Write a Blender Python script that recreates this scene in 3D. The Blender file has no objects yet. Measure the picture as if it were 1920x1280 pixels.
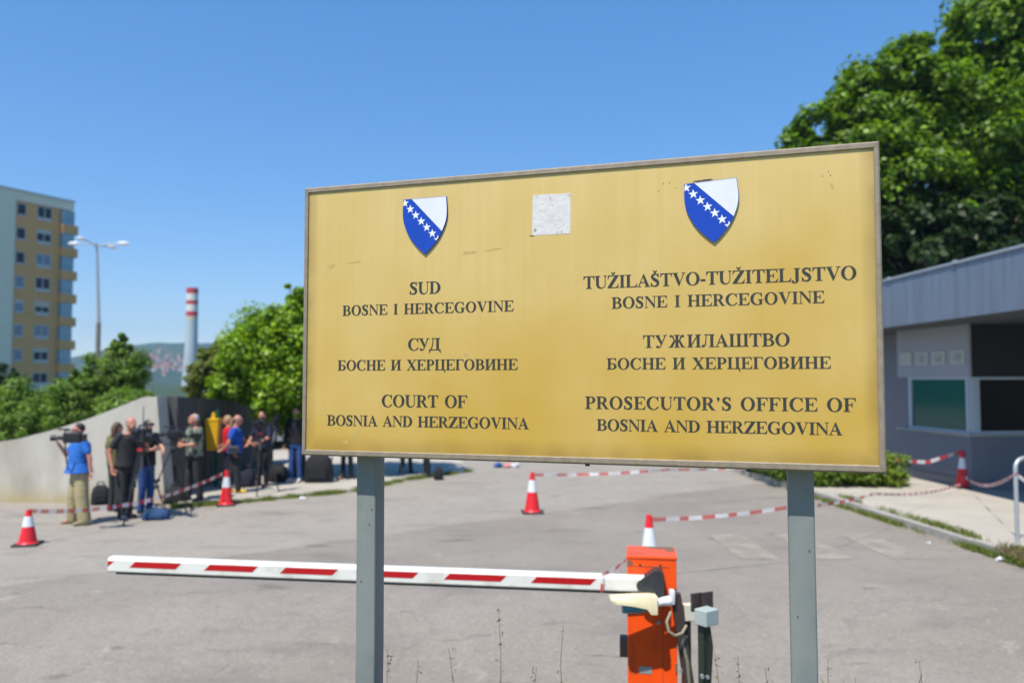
import bpy, bmesh, math, random
import numpy as np
from mathutils import Vector, Matrix, geometry
R_=math.radians
S=bpy.context.scene; COL=S.collection
# ---------------- camera, world, sun, exposure ----------------
F=1493.0; TH=math.atan(72/F); CAMZ=2.3
cam=bpy.data.cameras.new('camera'); camo=bpy.data.objects.new('camera',cam); COL.objects.link(camo); S.camera=camo
cam.sensor_width=36; cam.lens=F/1920*36; cam.clip_start=.05; cam.clip_end=8000
camo.location=(0,0,CAMZ); camo.rotation_euler=(math.pi/2+TH,0,0)
cam.dof.use_dof=True; cam.dof.focus_distance=2.78; cam.dof.aperture_fstop=2.0; cam.dof.aperture_blades=0
SUN_EL,SUN_AZ=R_(61),R_(32)            # azimuth measured to the left of straight behind the camera
sd=Vector((-math.cos(SUN_EL)*math.sin(SUN_AZ),-math.cos(SUN_EL)*math.cos(SUN_AZ),math.sin(SUN_EL)))
W=bpy.data.worlds.new("World"); S.world=W; W.use_nodes=True
nt=W.node_tree; bgn=nt.nodes['Background']; sky=nt.nodes.new('ShaderNodeTexSky'); sky.sky_type='NISHITA'
sky.sun_disc=False; sky.sun_elevation=SUN_EL; sky.sun_rotation=math.atan2(sd.x,sd.y)
sky.air_density=1.0; sky.dust_density=0; sky.ozone_density=8; sky.altitude=0
gm=nt.nodes.new('ShaderNodeGamma'); gm.inputs[1].default_value=.6; hs=nt.nodes.new('ShaderNodeHueSaturation'); hs.inputs['Hue'].default_value=.508; hs.inputs['Saturation'].default_value=1.48; hs.inputs['Value'].default_value=1.74
nt.links.new(sky.outputs[0],gm.inputs[0]); nt.links.new(gm.outputs[0],hs.inputs['Color']); nt.links.new(hs.outputs[0],bgn.inputs[0]); bgn.inputs[1].default_value=.14
sl=bpy.data.lights.new('sun','SUN'); sl.energy=4.5; sl.angle=R_(.53); sl.color=(1,.95,.87)
so=bpy.data.objects.new('sun',sl); COL.objects.link(so); so.rotation_euler=sd.to_track_quat('Z','Y').to_euler(); so.location=(-10,-20,30)
S.view_settings.view_transform='Standard'; S.view_settings.look='None'; S.view_settings.gamma=1; S.view_settings.use_curve_mapping=False
S.view_settings.exposure=.45
S.cycles.volume_bounces=0; S.cycles.max_bounces=7; S.cycles.transparent_max_bounces=8
S.cycles.use_denoising=True
# ---------------- helpers ----------------
def ray(px,py):
    d=Vector(((px-960)/F,1,(640-py)/F)); c,s=math.cos(TH),math.sin(TH)
    return Vector((d.x,d.y*c-d.z*s,d.y*s+d.z*c))
def at(px,py,Y):
    d=ray(px,py); t=Y/d.y; return Vector((d.x*t,Y,CAMZ+d.z*t))
def gnd(px,py,z=0.0):
    d=ray(px,py); t=(z-CAMZ)/d.z; return Vector((d.x*t,d.y*t,z))
def s2l(c):
    c=c/255
    return c/12.92 if c<=.04045 else ((c+.055)/1.055)**2.4
def rgb(r,g,b): return (s2l(r),s2l(g),s2l(b),1)
def nodes(m): return m.node_tree.nodes,m.node_tree.links
def mat(name,c,rough=.6,metal=0,var=0,vs=8,bump=0,bs=60,spec=.5,c2=None,cs=3,cthr=.5,csoft=.15,stretch=None):
    """principled material; var = value mottling, c2 = second colour in noise patches"""
    m=bpy.data.materials.new(name); m.use_nodes=True; N,L=nodes(m); b=N['Principled BSDF']
    b.inputs['Roughness'].default_value=rough; b.inputs['Metallic'].default_value=metal; b.inputs['Specular IOR Level'].default_value=spec
    tc=N.new('ShaderNodeTexCoord'); src=tc.outputs['Object']
    if stretch:
        mp=N.new('ShaderNodeMapping'); mp.inputs['Scale'].default_value=stretch; L.new(src,mp.inputs[0]); src=mp.outputs[0]
    col=None
    if c2 is not None:
        n=N.new('ShaderNodeTexNoise'); n.inputs['Scale'].default_value=cs; n.inputs['Detail'].default_value=6; n.inputs['Roughness'].default_value=.6; L.new(src,n.inputs[0])
        r=N.new('ShaderNodeMapRange'); r.inputs[1].default_value=cthr-csoft; r.inputs[2].default_value=cthr+csoft; L.new(n.outputs[0],r.inputs[0])
        mx=N.new('ShaderNodeMix'); mx.data_type='RGBA'; mx.inputs[6].default_value=c; mx.inputs[7].default_value=c2; L.new(r.outputs[0],mx.inputs[0]); col=mx.outputs[2]
    if var:
        n=N.new('ShaderNodeTexNoise'); n.inputs['Scale'].default_value=vs; n.inputs['Detail'].default_value=8; n.inputs['Roughness'].default_value=.65; L.new(src,n.inputs[0])
        r=N.new('ShaderNodeMapRange'); r.inputs[1].default_value=.25; r.inputs[2].default_value=.75; r.inputs[3].default_value=1-var; r.inputs[4].default_value=1+var; L.new(n.outputs[0],r.inputs[0])
        h=N.new('ShaderNodeHueSaturation'); L.new(r.outputs[0],h.inputs['Value'])
        if col is None: h.inputs['Color'].default_value=c
        else: L.new(col,h.inputs['Color'])
        col=h.outputs[0]
    if col is None: b.inputs['Base Color'].default_value=c
    else: L.new(col,b.inputs['Base Color'])
    if bump:
        n=N.new('ShaderNodeTexNoise'); n.inputs['Scale'].default_value=bs; n.inputs['Detail'].default_value=5; L.new(src,n.inputs[0])
        bp=N.new('ShaderNodeBump'); bp.inputs['Strength'].default_value=bump; bp.inputs['Distance'].default_value=.02; L.new(n.outputs[0],bp.inputs['Height']); L.new(bp.outputs[0],b.inputs['Normal'])
    return m
WM={}
def tag(o,label=None,cat=None,group=None,kind=None):
    if label: o['label']=label
    if cat: o['category']=cat
    if group: o['group']=group
    if kind: o['kind']=kind
    return o
def thing(name,label,cat,loc=(0,0,0),rz=0,group=None):
    o=bpy.data.objects.new(name,None); COL.objects.link(o); o.location=loc; o.rotation_euler=(0,0,rz); o.empty_display_size=.1
    WM[o.name]=Matrix.Translation(Vector(loc))@Matrix.Rotation(rz,4,'Z')
    return tag(o,label,cat,group)
def link(name,me,parent=None,local=False):
    o=bpy.data.objects.new(name,me); COL.objects.link(o)
    if parent is not None:
        o.parent=parent; M=WM[parent.name]; WM[o.name]=M
        if not local: me.transform(M.inverted())
    else: WM[o.name]=Matrix.Identity(4)
    return o
def dup(root,loc,rz,label=None,scale=None):
    r=root.copy(); COL.objects.link(r); r.location=loc; r.rotation_euler=(0,0,rz)
    if scale: r.scale=scale
    if label: r['label']=label
    for ch in list(root.children):
        c=ch.copy(); COL.objects.link(c); c.parent=r
        for g in list(ch.children):
            d=g.copy(); COL.objects.link(d); d.parent=c
    return r
class MB:
    def __init__(s): s.v=[]; s.f=[]; s.m=[]
    def add(s,v,f,mi=0):
        n=len(s.v); s.v+= [tuple(x) for x in v]; s.f+=[tuple(i+n for i in q) for q in f]; s.m+=[mi]*len(f); return s
    def box(s,c,d,M=None,mi=0,bev=0):
        x,y,z=d[0]/2,d[1]/2,d[2]/2
        if bev:
            bm=bmesh.new(); bmesh.ops.create_cube(bm,size=1); bmesh.ops.scale(bm,vec=d,verts=bm.verts)
            bmesh.ops.bevel(bm,geom=bm.edges[:],offset=bev,segments=2,affect='EDGES',profile=.5)
            bm.verts.index_update(); vs=[v.co.copy() for v in bm.verts]; fs=[[v.index for v in f.verts] for f in bm.faces]; bm.free()
        else:
            vs=[Vector(p) for p in [(-x,-y,-z),(x,-y,-z),(x,y,-z),(-x,y,-z),(-x,-y,z),(x,-y,z),(x,y,z),(-x,y,z)]]
            fs=[(0,3,2,1),(4,5,6,7),(0,1,5,4),(1,2,6,5),(2,3,7,6),(3,0,4,7)]
        c=Vector(c); vs=[(M.to_3x3()@v if M else v)+c for v in vs]
        return s.add(vs,fs,mi)
    def loft(s,rings,cap=True,mi=0,closed=True):
        n=len(rings[0]); vs=[p for r in rings for p in r]; fs=[]
        for i in range(len(rings)-1):
            for j in range(n if closed else n-1):
                k=(j+1)%n; fs.append((i*n+j,i*n+k,(i+1)*n+k,(i+1)*n+j))
        if cap: fs.append(tuple(range(n-1,-1,-1))); fs.append(tuple((len(rings)-1)*n+j for j in range(n)))
        return s.add(vs,fs,mi)
    def tube(s,pts,rad,n=8,mi=0,cap=True):
        pts=[Vector(p) for p in pts]
        if not hasattr(rad,'__len__'): rad=[rad]*len(pts)
        rings=[]; u=None
        for i,p in enumerate(pts):
            t=(pts[min(i+1,len(pts)-1)]-pts[max(i-1,0)]).normalized()
            if u is None: u=t.orthogonal().normalized()
            else:
                u=(u-t*u.dot(t)); u=u.normalized() if u.length>1e-6 else t.orthogonal().normalized()
            w=t.cross(u); rings.append([p+(u*math.cos(a)+w*math.sin(a))*rad[i] for a in [2*math.pi*k/n for k in range(n)]])
        return s.loft(rings,cap,mi)
    def capsule(s,a,b,ra,rb,n=12,mi=0):
        a,b=Vector(a),Vector(b); d=(b-a); L=d.length
        d=d/L if L>1e-6 else Vector((0,0,1))
        P=[];Q=[]
        for k in (-80,-50,-20): P.append(a+d*ra*math.sin(R_(k))); Q.append(ra*math.cos(R_(k)))
        for k in (20,50,80): P.append(b+d*rb*math.sin(R_(k))); Q.append(rb*math.cos(R_(k)))
        return s.tube(P,Q,n,mi)
    def ell(s,c,r,n=16,mi=0,M=None):
        rings=[]
        c=Vector(c)
        for i in range(n//2+1):
            ph=-math.pi/2+math.pi*max(.02,min(n/2-.02,i))/(n/2)
            ring=[]
            for j in range(n):
                a=2*math.pi*j/n; v=Vector((r[0]*math.cos(ph)*math.cos(a),r[1]*math.cos(ph)*math.sin(a),r[2]*math.sin(ph)))
                ring.append((M@v if M else v)+c)
            rings.append(ring)
        return s.loft(rings,True,mi)
    def prism(s,poly,fn,d0,d1,mi=0):
        """poly of 2D points, fn(x,y,d)->Vector"""
        n=len(poly); vs=[fn(x,y,d0) for x,y in poly]+[fn(x,y,d1) for x,y in poly]
        fs=[tuple(range(n-1,-1,-1)),tuple(range(n,2*n))]+[(j,(j+1)%n,n+(j+1)%n,n+j) for j in range(n)]
        return s.add(vs,fs,mi)
    def mesh(s,name,mats,smooth=False,fix=True):
        me=bpy.data.meshes.new(name); me.from_pydata(s.v,[],s.f)
        for m in (mats if isinstance(mats,(list,tuple)) else [mats]): me.materials.append(m)
        me.polygons.foreach_set('material_index',s.m)
        if fix:
            bm=bmesh.new(); bm.from_mesh(me); bmesh.ops.recalc_face_normals(bm,faces=bm.faces); bm.to_mesh(me); bm.free()
        if smooth:
            me.polygons.foreach_set('use_smooth',[True]*len(me.polygons)); 
            if smooth!='all': me.set_sharp_from_angle(angle=R_(38))
        me.update(); return me
    def build(s,name,mats,parent=None,smooth=False,local=False):
        return link(name,s.mesh(name,mats,smooth),parent,local)
# ---------------- materials ----------------
M={}
M['panel']=None
def panel_mat():
    m=bpy.data.materials.new('brass_panel'); m.use_nodes=True; N,L=nodes(m); b=N['Principled BSDF']
    b.inputs['Roughness'].default_value=.42; b.inputs['Metallic'].default_value=.12
    tc=N.new('ShaderNodeTexCoord')
    mp=N.new('ShaderNodeMapping'); mp.inputs['Scale'].default_value=(14,1,.35); L.new(tc.outputs['Object'],mp.inputs[0])
    n=N.new('ShaderNodeTexNoise'); n.inputs['Scale'].default_value=3; n.inputs['Detail'].default_value=8; L.new(mp.outputs[0],n.inputs[0])
    r=N.new('ShaderNodeValToRGB'); e=r.color_ramp.elements; e[0].position=.3; e[0].color=(.68,.48,.165,1); e[1].position=.72; e[1].color=(.715,.515,.19,1); L.new(n.outputs[0],r.inputs[0])
    # wear: large soft blotches, low stains, and a downward reflection gradient put into the colour
    n2=N.new('ShaderNodeTexNoise'); n2.inputs['Scale'].default_value=2.2; n2.inputs['Detail'].default_value=5; L.new(tc.outputs['Object'],n2.inputs[0])
    sx=N.new('ShaderNodeSeparateXYZ'); L.new(tc.outputs['Object'],sx.inputs[0])
    g=N.new('ShaderNodeMapRange'); g.inputs[1].default_value=.5; g.inputs[2].default_value=-.5; g.inputs[3].default_value=-.12; g.inputs[4].default_value=.42; L.new(sx.outputs[2],g.inputs[0])
    ad=N.new('ShaderNodeMath'); ad.operation='ADD'; L.new(n2.outputs[0],ad.inputs[0]); L.new(g.outputs[0],ad.inputs[1])
    r2=N.new('ShaderNodeMapRange'); r2.inputs[1].default_value=.40; r2.inputs[2].default_value=.95; L.new(ad.outputs[0],r2.inputs[0])
    mx=N.new('ShaderNodeMix'); mx.data_type='RGBA'; mx.inputs[7].default_value=(.59,.37,.06,1); L.new(r2.outputs[0],mx.inputs[0]); L.new(r.outputs[0],mx.inputs[6])
    # grime along the edges
    ax=N.new('ShaderNodeMath'); ax.operation='ABSOLUTE'; L.new(sx.outputs[0],ax.inputs[0])
    e1=N.new('ShaderNodeMapRange'); e1.inputs[1].default_value=.93; e1.inputs[2].default_value=.99; L.new(ax.outputs[0],e1.inputs[0])
    e2=N.new('ShaderNodeMapRange'); e2.inputs[1].default_value=-.42; e2.inputs[2].default_value=-.495; L.new(sx.outputs[2],e2.inputs[0])
    mxx=N.new('ShaderNodeMath'); mxx.operation='MAXIMUM'; L.new(e1.outputs[0],mxx.inputs[0]); L.new(e2.outputs[0],mxx.inputs[1])
    n3=N.new('ShaderNodeTexNoise'); n3.inputs['Scale'].default_value=9; n3.inputs['Detail'].default_value=8; L.new(tc.outputs['Object'],n3.inputs[0])
    mu=N.new('ShaderNodeMath'); mu.operation='MULTIPLY'; L.new(mxx.outputs[0],mu.inputs[0]); L.new(n3.outputs[0],mu.inputs[1])
    mx2=N.new('ShaderNodeMix'); mx2.data_type='RGBA'; mx2.inputs[7].default_value=(.16,.10,.03,1); L.new(mu.outputs[0],mx2.inputs[0]); L.new(mx.outputs[2],mx2.inputs[6])
    # small specks
    n4=N.new('ShaderNodeTexVoronoi'); n4.inputs['Scale'].default_value=26; L.new(tc.outputs['Object'],n4.inputs[0])
    r4=N.new('ShaderNodeMapRange'); r4.inputs[1].default_value=.02; r4.inputs[2].default_value=.06; r4.inputs[3].default_value=1; r4.inputs[4].default_value=0; L.new(n4.outputs['Distance'],r4.inputs[0])
    n5=N.new('ShaderNodeTexNoise'); n5.inputs['Scale'].default_value=5; L.new(tc.outputs['Object'],n5.inputs[0])
    r5=N.new('ShaderNodeMapRange'); r5.inputs[1].default_value=.52; r5.inputs[2].default_value=.66; r5.inputs[4].default_value=.7; L.new(n5.outputs[0],r5.inputs[0])
    m5=N.new('ShaderNodeMath'); m5.operation='MULTIPLY'; L.new(r4.outputs[0],m5.inputs[0]); L.new(r5.outputs[0],m5.inputs[1])
    mx3=N.new('ShaderNodeMix'); mx3.data_type='RGBA'; mx3.inputs[7].default_value=(.2,.13,.05,1); L.new(m5.outputs[0],mx3.inputs[0]); L.new(mx2.outputs[2],mx3.inputs[6])
    L.new(mx3.outputs[2],b.inputs['Base Color'])
    bp=N.new('ShaderNodeBump'); bp.inputs['Strength'].default_value=.05; bp.inputs['Distance'].default_value=.003; L.new(n.outputs[0],bp.inputs['Height']); L.new(bp.outputs[0],b.inputs['Normal'])
    return m
M['panel']=panel_mat()
M['alu']=mat('weathered_aluminium',(.29,.235,.165,1),.55,.15,var=.25,vs=30,c2=(.11,.085,.06,1),cs=160,cthr=.66,csoft=.05,bump=.15,bs=250)
M['letter']=mat('dark_lettering',(.032,.034,.027,1),.6,var=.25,vs=60)
M['blue']=mat('enamel_blue',(.008,.055,.42,1),.3,var=.06,vs=12)
M['white']=mat('enamel_white',(.74,.75,.76,1),.4,var=.06,vs=15)
M['star']=mat('enamel_star',(.8,.8,.8,1),.4)
M['dark']=mat('dark_edge',(.03,.03,.035,1),.6)
M['paper']=mat('old_paper',(.66,.63,.60,1),.85,var=.12,vs=40,c2=(.36,.29,.21,1),cs=45,cthr=.64,csoft=.03,bump=.12,bs=60)
M['post']=mat('grey_painted_steel',(.225,.24,.225,1),.42,var=.07,vs=6,c2=(.165,.19,.18,1),cs=4,cthr=.55,csoft=.12,bump=.12,bs=14,spec=.5,stretch=(1,1,.5))
M['rust']=mat('rust',(.16,.06,.02,1),.9,var=.4,vs=90)
M['orange']=mat('orange_paint',(.95,.09,.006,1),.38,var=.10,vs=7,c2=(.50,.07,.015,1),cs=9,cthr=.66,csoft=.08,stretch=(1,1,.4))
M['bare']=mat('bare_primer',(.22,.10,.055,1),.7,var=.2,vs=20)
M['black']=mat('black_plastic',(.018,.018,.02,1),.45)
M['hub']=mat('charcoal_cast',(.035,.037,.04,1),.5,var=.2,vs=15)
M['rubber']=mat('rubber',(.03,.03,.03,1),.8,var=.2,vs=20)
M['boom']=mat('boom_white',(.80,.78,.70,1),.4,var=.07,vs=5,c2=(.58,.54,.44,1),cs=4,cthr=.62,csoft=.12)
M['red']=mat('reflective_red',(.5,.008,.012,1),.35,var=.08,vs=30)
M['cream']=mat('cream_plastic',(.80,.69,.42,1),.4,var=.06,vs=12)
M['teal']=mat('teal_plastic',(.06,.24,.30,1),.3)
M['whiteplastic']=mat('white_plastic',(.75,.75,.74,1),.35,var=.06,vs=15)
M['brown']=mat('brown_painted_steel',(.055,.038,.034,1),.5,var=.25,vs=20)
M['greensteel']=mat('dark_green_steel',(.022,.033,.022,1),.5,var=.3,vs=15)
M['boxgrey']=mat('grey_green_box',(.40,.45,.42,1),.5,var=.06,vs=10)
M['boxcream']=mat('cream_box',(.68,.64,.5,1),.5,var=.06,vs=10)
M['conered']=mat('cone_red',(.72,.016,.022,1),.4,var=.1,vs=12)
M['coneband']=mat('cone_band',(.70,.72,.73,1),.45,var=.1,vs=12)
M['tapered']=mat('tape_red',(.62,.05,.05,1),.45)
M['tapewhite']=mat('tape_white',(.78,.76,.75,1),.45)
M['concrete']=mat('concrete',(.52,.485,.41,1),.9,var=.12,vs=1.6,c2=(.30,.265,.19,1),cs=.9,cthr=.62,csoft=.16,bump=.3,bs=9,stretch=(1,1,.35))
M['kerb']=mat('kerbstone',(.36,.33,.29,1),.9,var=.2,vs=5,bump=.4,bs=30)
M['galv']=mat('galvanised_steel',(.42,.44,.45,1),.4,.4,var=.1,vs=10)
M['lampwhite']=mat('lamp_white',(.78,.78,.76,1),.4)
M['polegrey']=mat('pole_grey',(.36,.38,.40,1),.5,.2,var=.1,vs=3)
M['poledark']=mat('pole_base',(.17,.16,.13,1),.6,var=.15,vs=3)
M['cladding']=mat('blue_grey_cladding',(.19,.23,.29,1),.40,.2,var=.06,vs=1.5,c2=(.135,.155,.19,1),cs=2.2,cthr=.58,csoft=.2,stretch=(3,3,.25))
M['cladlight']=mat('light_cladding',(.32,.33,.38,1),.45,.1,var=.05,vs=1.5)
M['clad']=mat('booth_wall',(.15,.165,.205,1),.5,.1,var=.06,vs=1.4)
M['trim']=mat('window_trim',(.42,.48,.56,1),.4,.2)
M['sillm']=mat('sill',(.34,.33,.33,1),.6,var=.1,vs=6)
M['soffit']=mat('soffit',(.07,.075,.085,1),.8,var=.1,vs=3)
M['inside']=mat('booth_interior',(.012,.014,.015,1),.9)
M['pictoback']=mat('notice_plate',(.45,.46,.42,1),.5,var=.05,vs=8)
M['pictoink']=mat('notice_ink',(.30,.31,.31,1),.6)
M['pictoyel']=mat('notice_yellow',(.5,.42,.2,1),.6)
def glass(name,c,rough=.06):
    m=mat(name,c,rough,spec=.8); return m
M['greenglass']=mat('green_glass',(.005,.10,.075,1),.1,spec=.4)
M['blackglass']=mat('black_glass',(.002,.002,.003,1),.3,spec=.15); M['cladshade']=mat('shade_darkened_cladding',(.03,.03,.033,1),.6,spec=.2)  # this cladding is coloured dark to stand in for the canopy's shade
M['aptglass']=mat('apartment_glass',(.012,.016,.022,1),.2,spec=.3)
M['aptglass2']=glass('apartment_glass_with_blind',(.12,.17,.24,1),.2)
M['balcglass']=glass('balcony_glass',(.20,.36,.44,1),.1)
M['ochre']=mat('ochre_render',(.64,.35,.135,1),.9,var=.08,vs=.6)
M['paleside']=mat('pale_render',(.70,.67,.53,1),.9,var=.06,vs=.5)
M['aptwhite']=mat('apartment_white',(.5,.5,.48,1),.8)
M['chimw']=mat('chimney_white',(.66,.66,.63,1),.8,var=.05,vs=.2)
M['chimr']=mat('chimney_red',(.48,.03,.04,1),.8,var=.1,vs=.3)
M['chimg']=mat('chimney_grey',(.40,.47,.50,1),.85,var=.1,vs=.15)
M['chimb']=mat('chimney_beige',(.52,.50,.36,1),.85)
M['binyellow']=mat('bin_yellow',(.72,.42,.01,1),.45,var=.06,vs=6)
M['bingreen']=mat('bin_green',(.01,.10,.04,1),.5)
M['bark']=mat('bark',(.075,.055,.04,1),.95,var=.4,vs=6,bump=.7,bs=14)
M['carwhite']=mat('car_white',(.75,.76,.76,1),.2)
M['carglass']=glass('car_glass',(.02,.07,.08,1))
M['tail']=mat('tail_light',(.4,.02,.01,1),.3)
M['houseW']=mat('house_white',(.45,.43,.39,1),.9)
M['houseP']=mat('house_pink',(.38,.30,.25,1),.9)
M['roofR']=mat('roof_red',(.25,.115,.08,1),.9,var=.2,vs=.2)
M['litter']=mat('litter_white',(.8,.8,.8,1),.7)
def leafmat(name,c,c2,trans=.36):
    m=bpy.data.materials.new(name); m.use_nodes=True; N,L=nodes(m); b=N['Principled BSDF']; out=N['Material Output']
    g=N.new('ShaderNodeNewGeometry'); r=N.new('ShaderNodeValToRGB'); e=r.color_ramp.elements; e[0].color=c; e[1].color=c2
    L.new(g.outputs['Random Per Island'],r.inputs[0]); L.new(r.outputs[0],b.inputs['Base Color']); b.inputs['Roughness'].default_value=.45; b.inputs['Specular IOR Level'].default_value=.35
    t=N.new('ShaderNodeBsdfTranslucent'); h=N.new('ShaderNodeHueSaturation'); h.inputs['Value'].default_value=1.5; h.inputs['Saturation'].default_value=1.1; L.new(r.outputs[0],h.inputs['Color']); L.new(h.outputs[0],t.inputs[0])
    mx=N.new('ShaderNodeMixShader'); mx.inputs[0].default_value=trans; L.new(b.outputs[0],mx.inputs[1]); L.new(t.outputs[0],mx.inputs[2]); L.new(mx.outputs[0],out.inputs[0])
    return m
M['leafbig']=leafmat('leaf_mid_green',(.018,.055,.004,1),(.23,.38,.022,1))
M['leafmaple']=leafmat('leaf_bright_green',(.06,.145,.004,1),(.32,.48,.014,1))
M['leafolive']=leafmat('leaf_olive',(.08,.11,.015,1),(.22,.24,.03,1))
M['leaffeather']=leafmat('leaf_fresh_green',(.055,.12,.016,1),(.24,.36,.04,1))
M['leafhedge']=leafmat('leaf_hedge',(.09,.16,.012,1),(.26,.34,.04,1))
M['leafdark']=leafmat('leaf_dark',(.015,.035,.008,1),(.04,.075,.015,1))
M['grass']=leafmat('grass_blades',(.10,.17,.02,1),(.32,.34,.09,1))
M['drygrass']=leafmat('dry_grass_blades',(.16,.14,.05,1),(.30,.24,.10,1))
M['weed']=leafmat('weed_stem',(.09,.11,.03,1),(.2,.19,.07,1))
for k_ in ('tapered','tapewhite'):
    N,L=nodes(M[k_]); b_=N['Principled BSDF']; tr_=N.new('ShaderNodeBsdfTransparent'); mx_=N.new('ShaderNodeMixShader'); mx_.inputs[0].default_value=.52; L.new(b_.outputs[0],mx_.inputs[1]); L.new(tr_.outputs[0],mx_.inputs[2]); L.new(mx_.outputs[0],N['Material Output'].inputs[0])
N,L=nodes(M['concrete']); b_=N['Principled BSDF']; src_=b_.inputs['Base Color'].links[0].from_socket; tc_=N.new('ShaderNodeTexCoord'); sp_=N.new('ShaderNodeSeparateXYZ'); L.new(tc_.outputs['Object'],sp_.inputs[0])
nz_=N.new('ShaderNodeTexNoise'); nz_.inputs['Scale'].default_value=2.5; nz_.inputs['Detail'].default_value=6; L.new(tc_.outputs['Object'],nz_.inputs[0])
ma_=N.new('ShaderNodeMath'); ma_.operation='MULTIPLY_ADD'; ma_.inputs[1].default_value=-.5; L.new(nz_.outputs[0],ma_.inputs[0]); L.new(sp_.outputs[2],ma_.inputs[2])
mr_=N.new('ShaderNodeMapRange'); mr_.inputs[1].default_value=.12; mr_.inputs[2].default_value=-.22; mr_.inputs[4].default_value=.75; L.new(ma_.outputs[0],mr_.inputs[0])
mx_=N.new('ShaderNodeMix'); mx_.data_type='RGBA'; mx_.inputs[7].default_value=(.42,.33,.15,1); L.new(mr_.outputs[0],mx_.inputs[0]); L.new(src_,mx_.inputs[6]); L.new(mx_.outputs[2],b_.inputs['Base Color'])
# road: old bleached asphalt, aggregate, patches, stains and cracks
def road_mat():
    m=bpy.data.materials.new('asphalt'); m.use_nodes=True; N,L=nodes(m); b=N['Principled BSDF']; b.inputs['Roughness'].default_value=.9; b.inputs['Specular IOR Level'].default_value=.25
    tc=N.new('ShaderNodeTexCoord'); P=tc.outputs['Object']
    def noise(sc,det=6,ro=.6,src=None):
        n=N.new('ShaderNodeTexNoise'); n.inputs['Scale'].default_value=sc; n.inputs['Detail'].default_value=det; n.inputs['Roughness'].default_value=ro; L.new(src or P,n.inputs[0]); return n.outputs[0]
    def rng(v,a,b_,c=0,d=1):
        r=N.new('ShaderNodeMapRange'); r.inputs[1].default_value=a; r.inputs[2].default_value=b_; r.inputs[3].default_value=c; r.inputs[4].default_value=d; L.new(v,r.inputs[0]); return r.outputs[0]
    def mix(f,a,b_):
        x=N.new('ShaderNodeMix'); x.data_type='RGBA'; L.new(f,x.inputs[0])
        for s,i in ((a,6),(b_,7)):
            if isinstance(s,tuple): x.inputs[i].default_value=s
            else: L.new(s,x.inputs[i])
        return x.outputs[2]
    sx=N.new('ShaderNodeSeparateXYZ'); L.new(P,sx.inputs[0])
    def lin(ax,ay,off,wob=.5,ws=.8):
        a=N.new('ShaderNodeMath'); a.operation='MULTIPLY'; a.inputs[1].default_value=ax; L.new(sx.outputs[0],a.inputs[0])
        c=N.new('ShaderNodeMath'); c.operation='MULTIPLY_ADD'; c.inputs[1].default_value=ay; L.new(sx.outputs[1],c.inputs[0]); L.new(a.outputs[0],c.inputs[2])
        d=N.new('ShaderNodeMath'); d.operation='MULTIPLY_ADD'; d.inputs[1].default_value=wob; L.new(noise(ws,3),d.inputs[0]); L.new(c.outputs[0],d.inputs[2])
        e=N.new('ShaderNodeMath'); e.operation='ADD'; e.inputs[1].default_value=off-wob/2; L.new(d.outputs[0],e.inputs[0]); return e.outputs[0]
    base=mix(rng(noise(.45,6),.38,.62),(.215,.183,.145,1),(.275,.238,.193,1))
    # lighter concrete apron on the left: seam running from near left to far middle
    seam=lin(-.62,.78,-10.55)
    base=mix(rng(seam,-.05,.06),base,mix(rng(noise(.6,6),.35,.65),(.30,.262,.21,1),(.345,.302,.245,1)))
    agg=noise(190,3,.7); base=mix(rng(agg,.35,.7,.0,.4),base,(.42,.39,.35,1))
    base=mix(rng(noise(30,5,.75),.45,.70,0,.62),base,(.17,.15,.13,1))
    base=mix(rng(noise(17,4,.7),.55,.75,0,.5),base,(.44,.39,.32,1))
    base=mix(rng(noise(75,3,.6),.55,.75,0,.55),base,(.12,.11,.10,1))
    base=mix(rng(noise(5,8,.72),.5,.75,0,.45),base,(.16,.145,.13,1))
    mp=N.new('ShaderNodeMapping'); mp.inputs['Scale'].default_value=(.5,1.6,1); L.new(P,mp.inputs[0])
    base=mix(rng(noise(1.1,7,.62,mp.outputs[0]),.56,.70,0,.5),base,(.15,.13,.115,1))
    base=mix(rng(noise(1.7,7,.62,mp.outputs[0]),.63,.68,0,.55),base,(.10,.085,.075,1))
    base=mix(rng(noise(2.3,6,.6),.64,.7,0,.35),base,(.44,.39,.32,1))
    # cracks
    wv=N.new('ShaderNodeTexVoronoi'); wv.feature='DISTANCE_TO_EDGE'; wv.inputs['Scale'].default_value=.28
    ad=N.new('ShaderNodeVectorMath'); ad.operation='MULTIPLY_ADD'; nn=N.new('ShaderNodeTexNoise'); nn.inputs['Scale'].default_value=1.3; nn.inputs['Detail'].default_value=6; L.new(P,nn.inputs[0])
    ad.inputs[1].default_value=(1.2,1.2,0); L.new(nn.outputs['Color'],ad.inputs[0]); L.new(P,ad.inputs[2]); L.new(ad.outputs[0],wv.inputs[0])
    cr=rng(wv.outputs['Distance'],.0,.005,.16,0); base=mix(cr,base,(.09,.08,.07,1))
    L.new(base,b.inputs['Base Color'])
    bp=N.new('ShaderNodeBump'); bp.inputs['Strength'].default_value=.5; bp.inputs['Distance'].default_value=.006; L.new(agg,bp.inputs['Height']); L.new(bp.outputs[0],b.inputs['Normal'])
    return m
M['road']=road_mat()
M['pave']=mat('pale_concrete_paving',(.43,.39,.325,1),.9,var=.09,vs=1.2,c2=(.36,.32,.26,1),cs=.7,cthr=.6,csoft=.15,bump=.2,bs=60)
M['soil']=mat('dry_soil',(.16,.13,.085,1),.95,var=.3,vs=4,c2=(.08,.11,.03,1),cs=1.4,cthr=.5,csoft=.15,bump=.6,bs=20)
M['far']=mat('far_ground',(.03,.06,.02,1),.95,var=.3,vs=.05)
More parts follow.
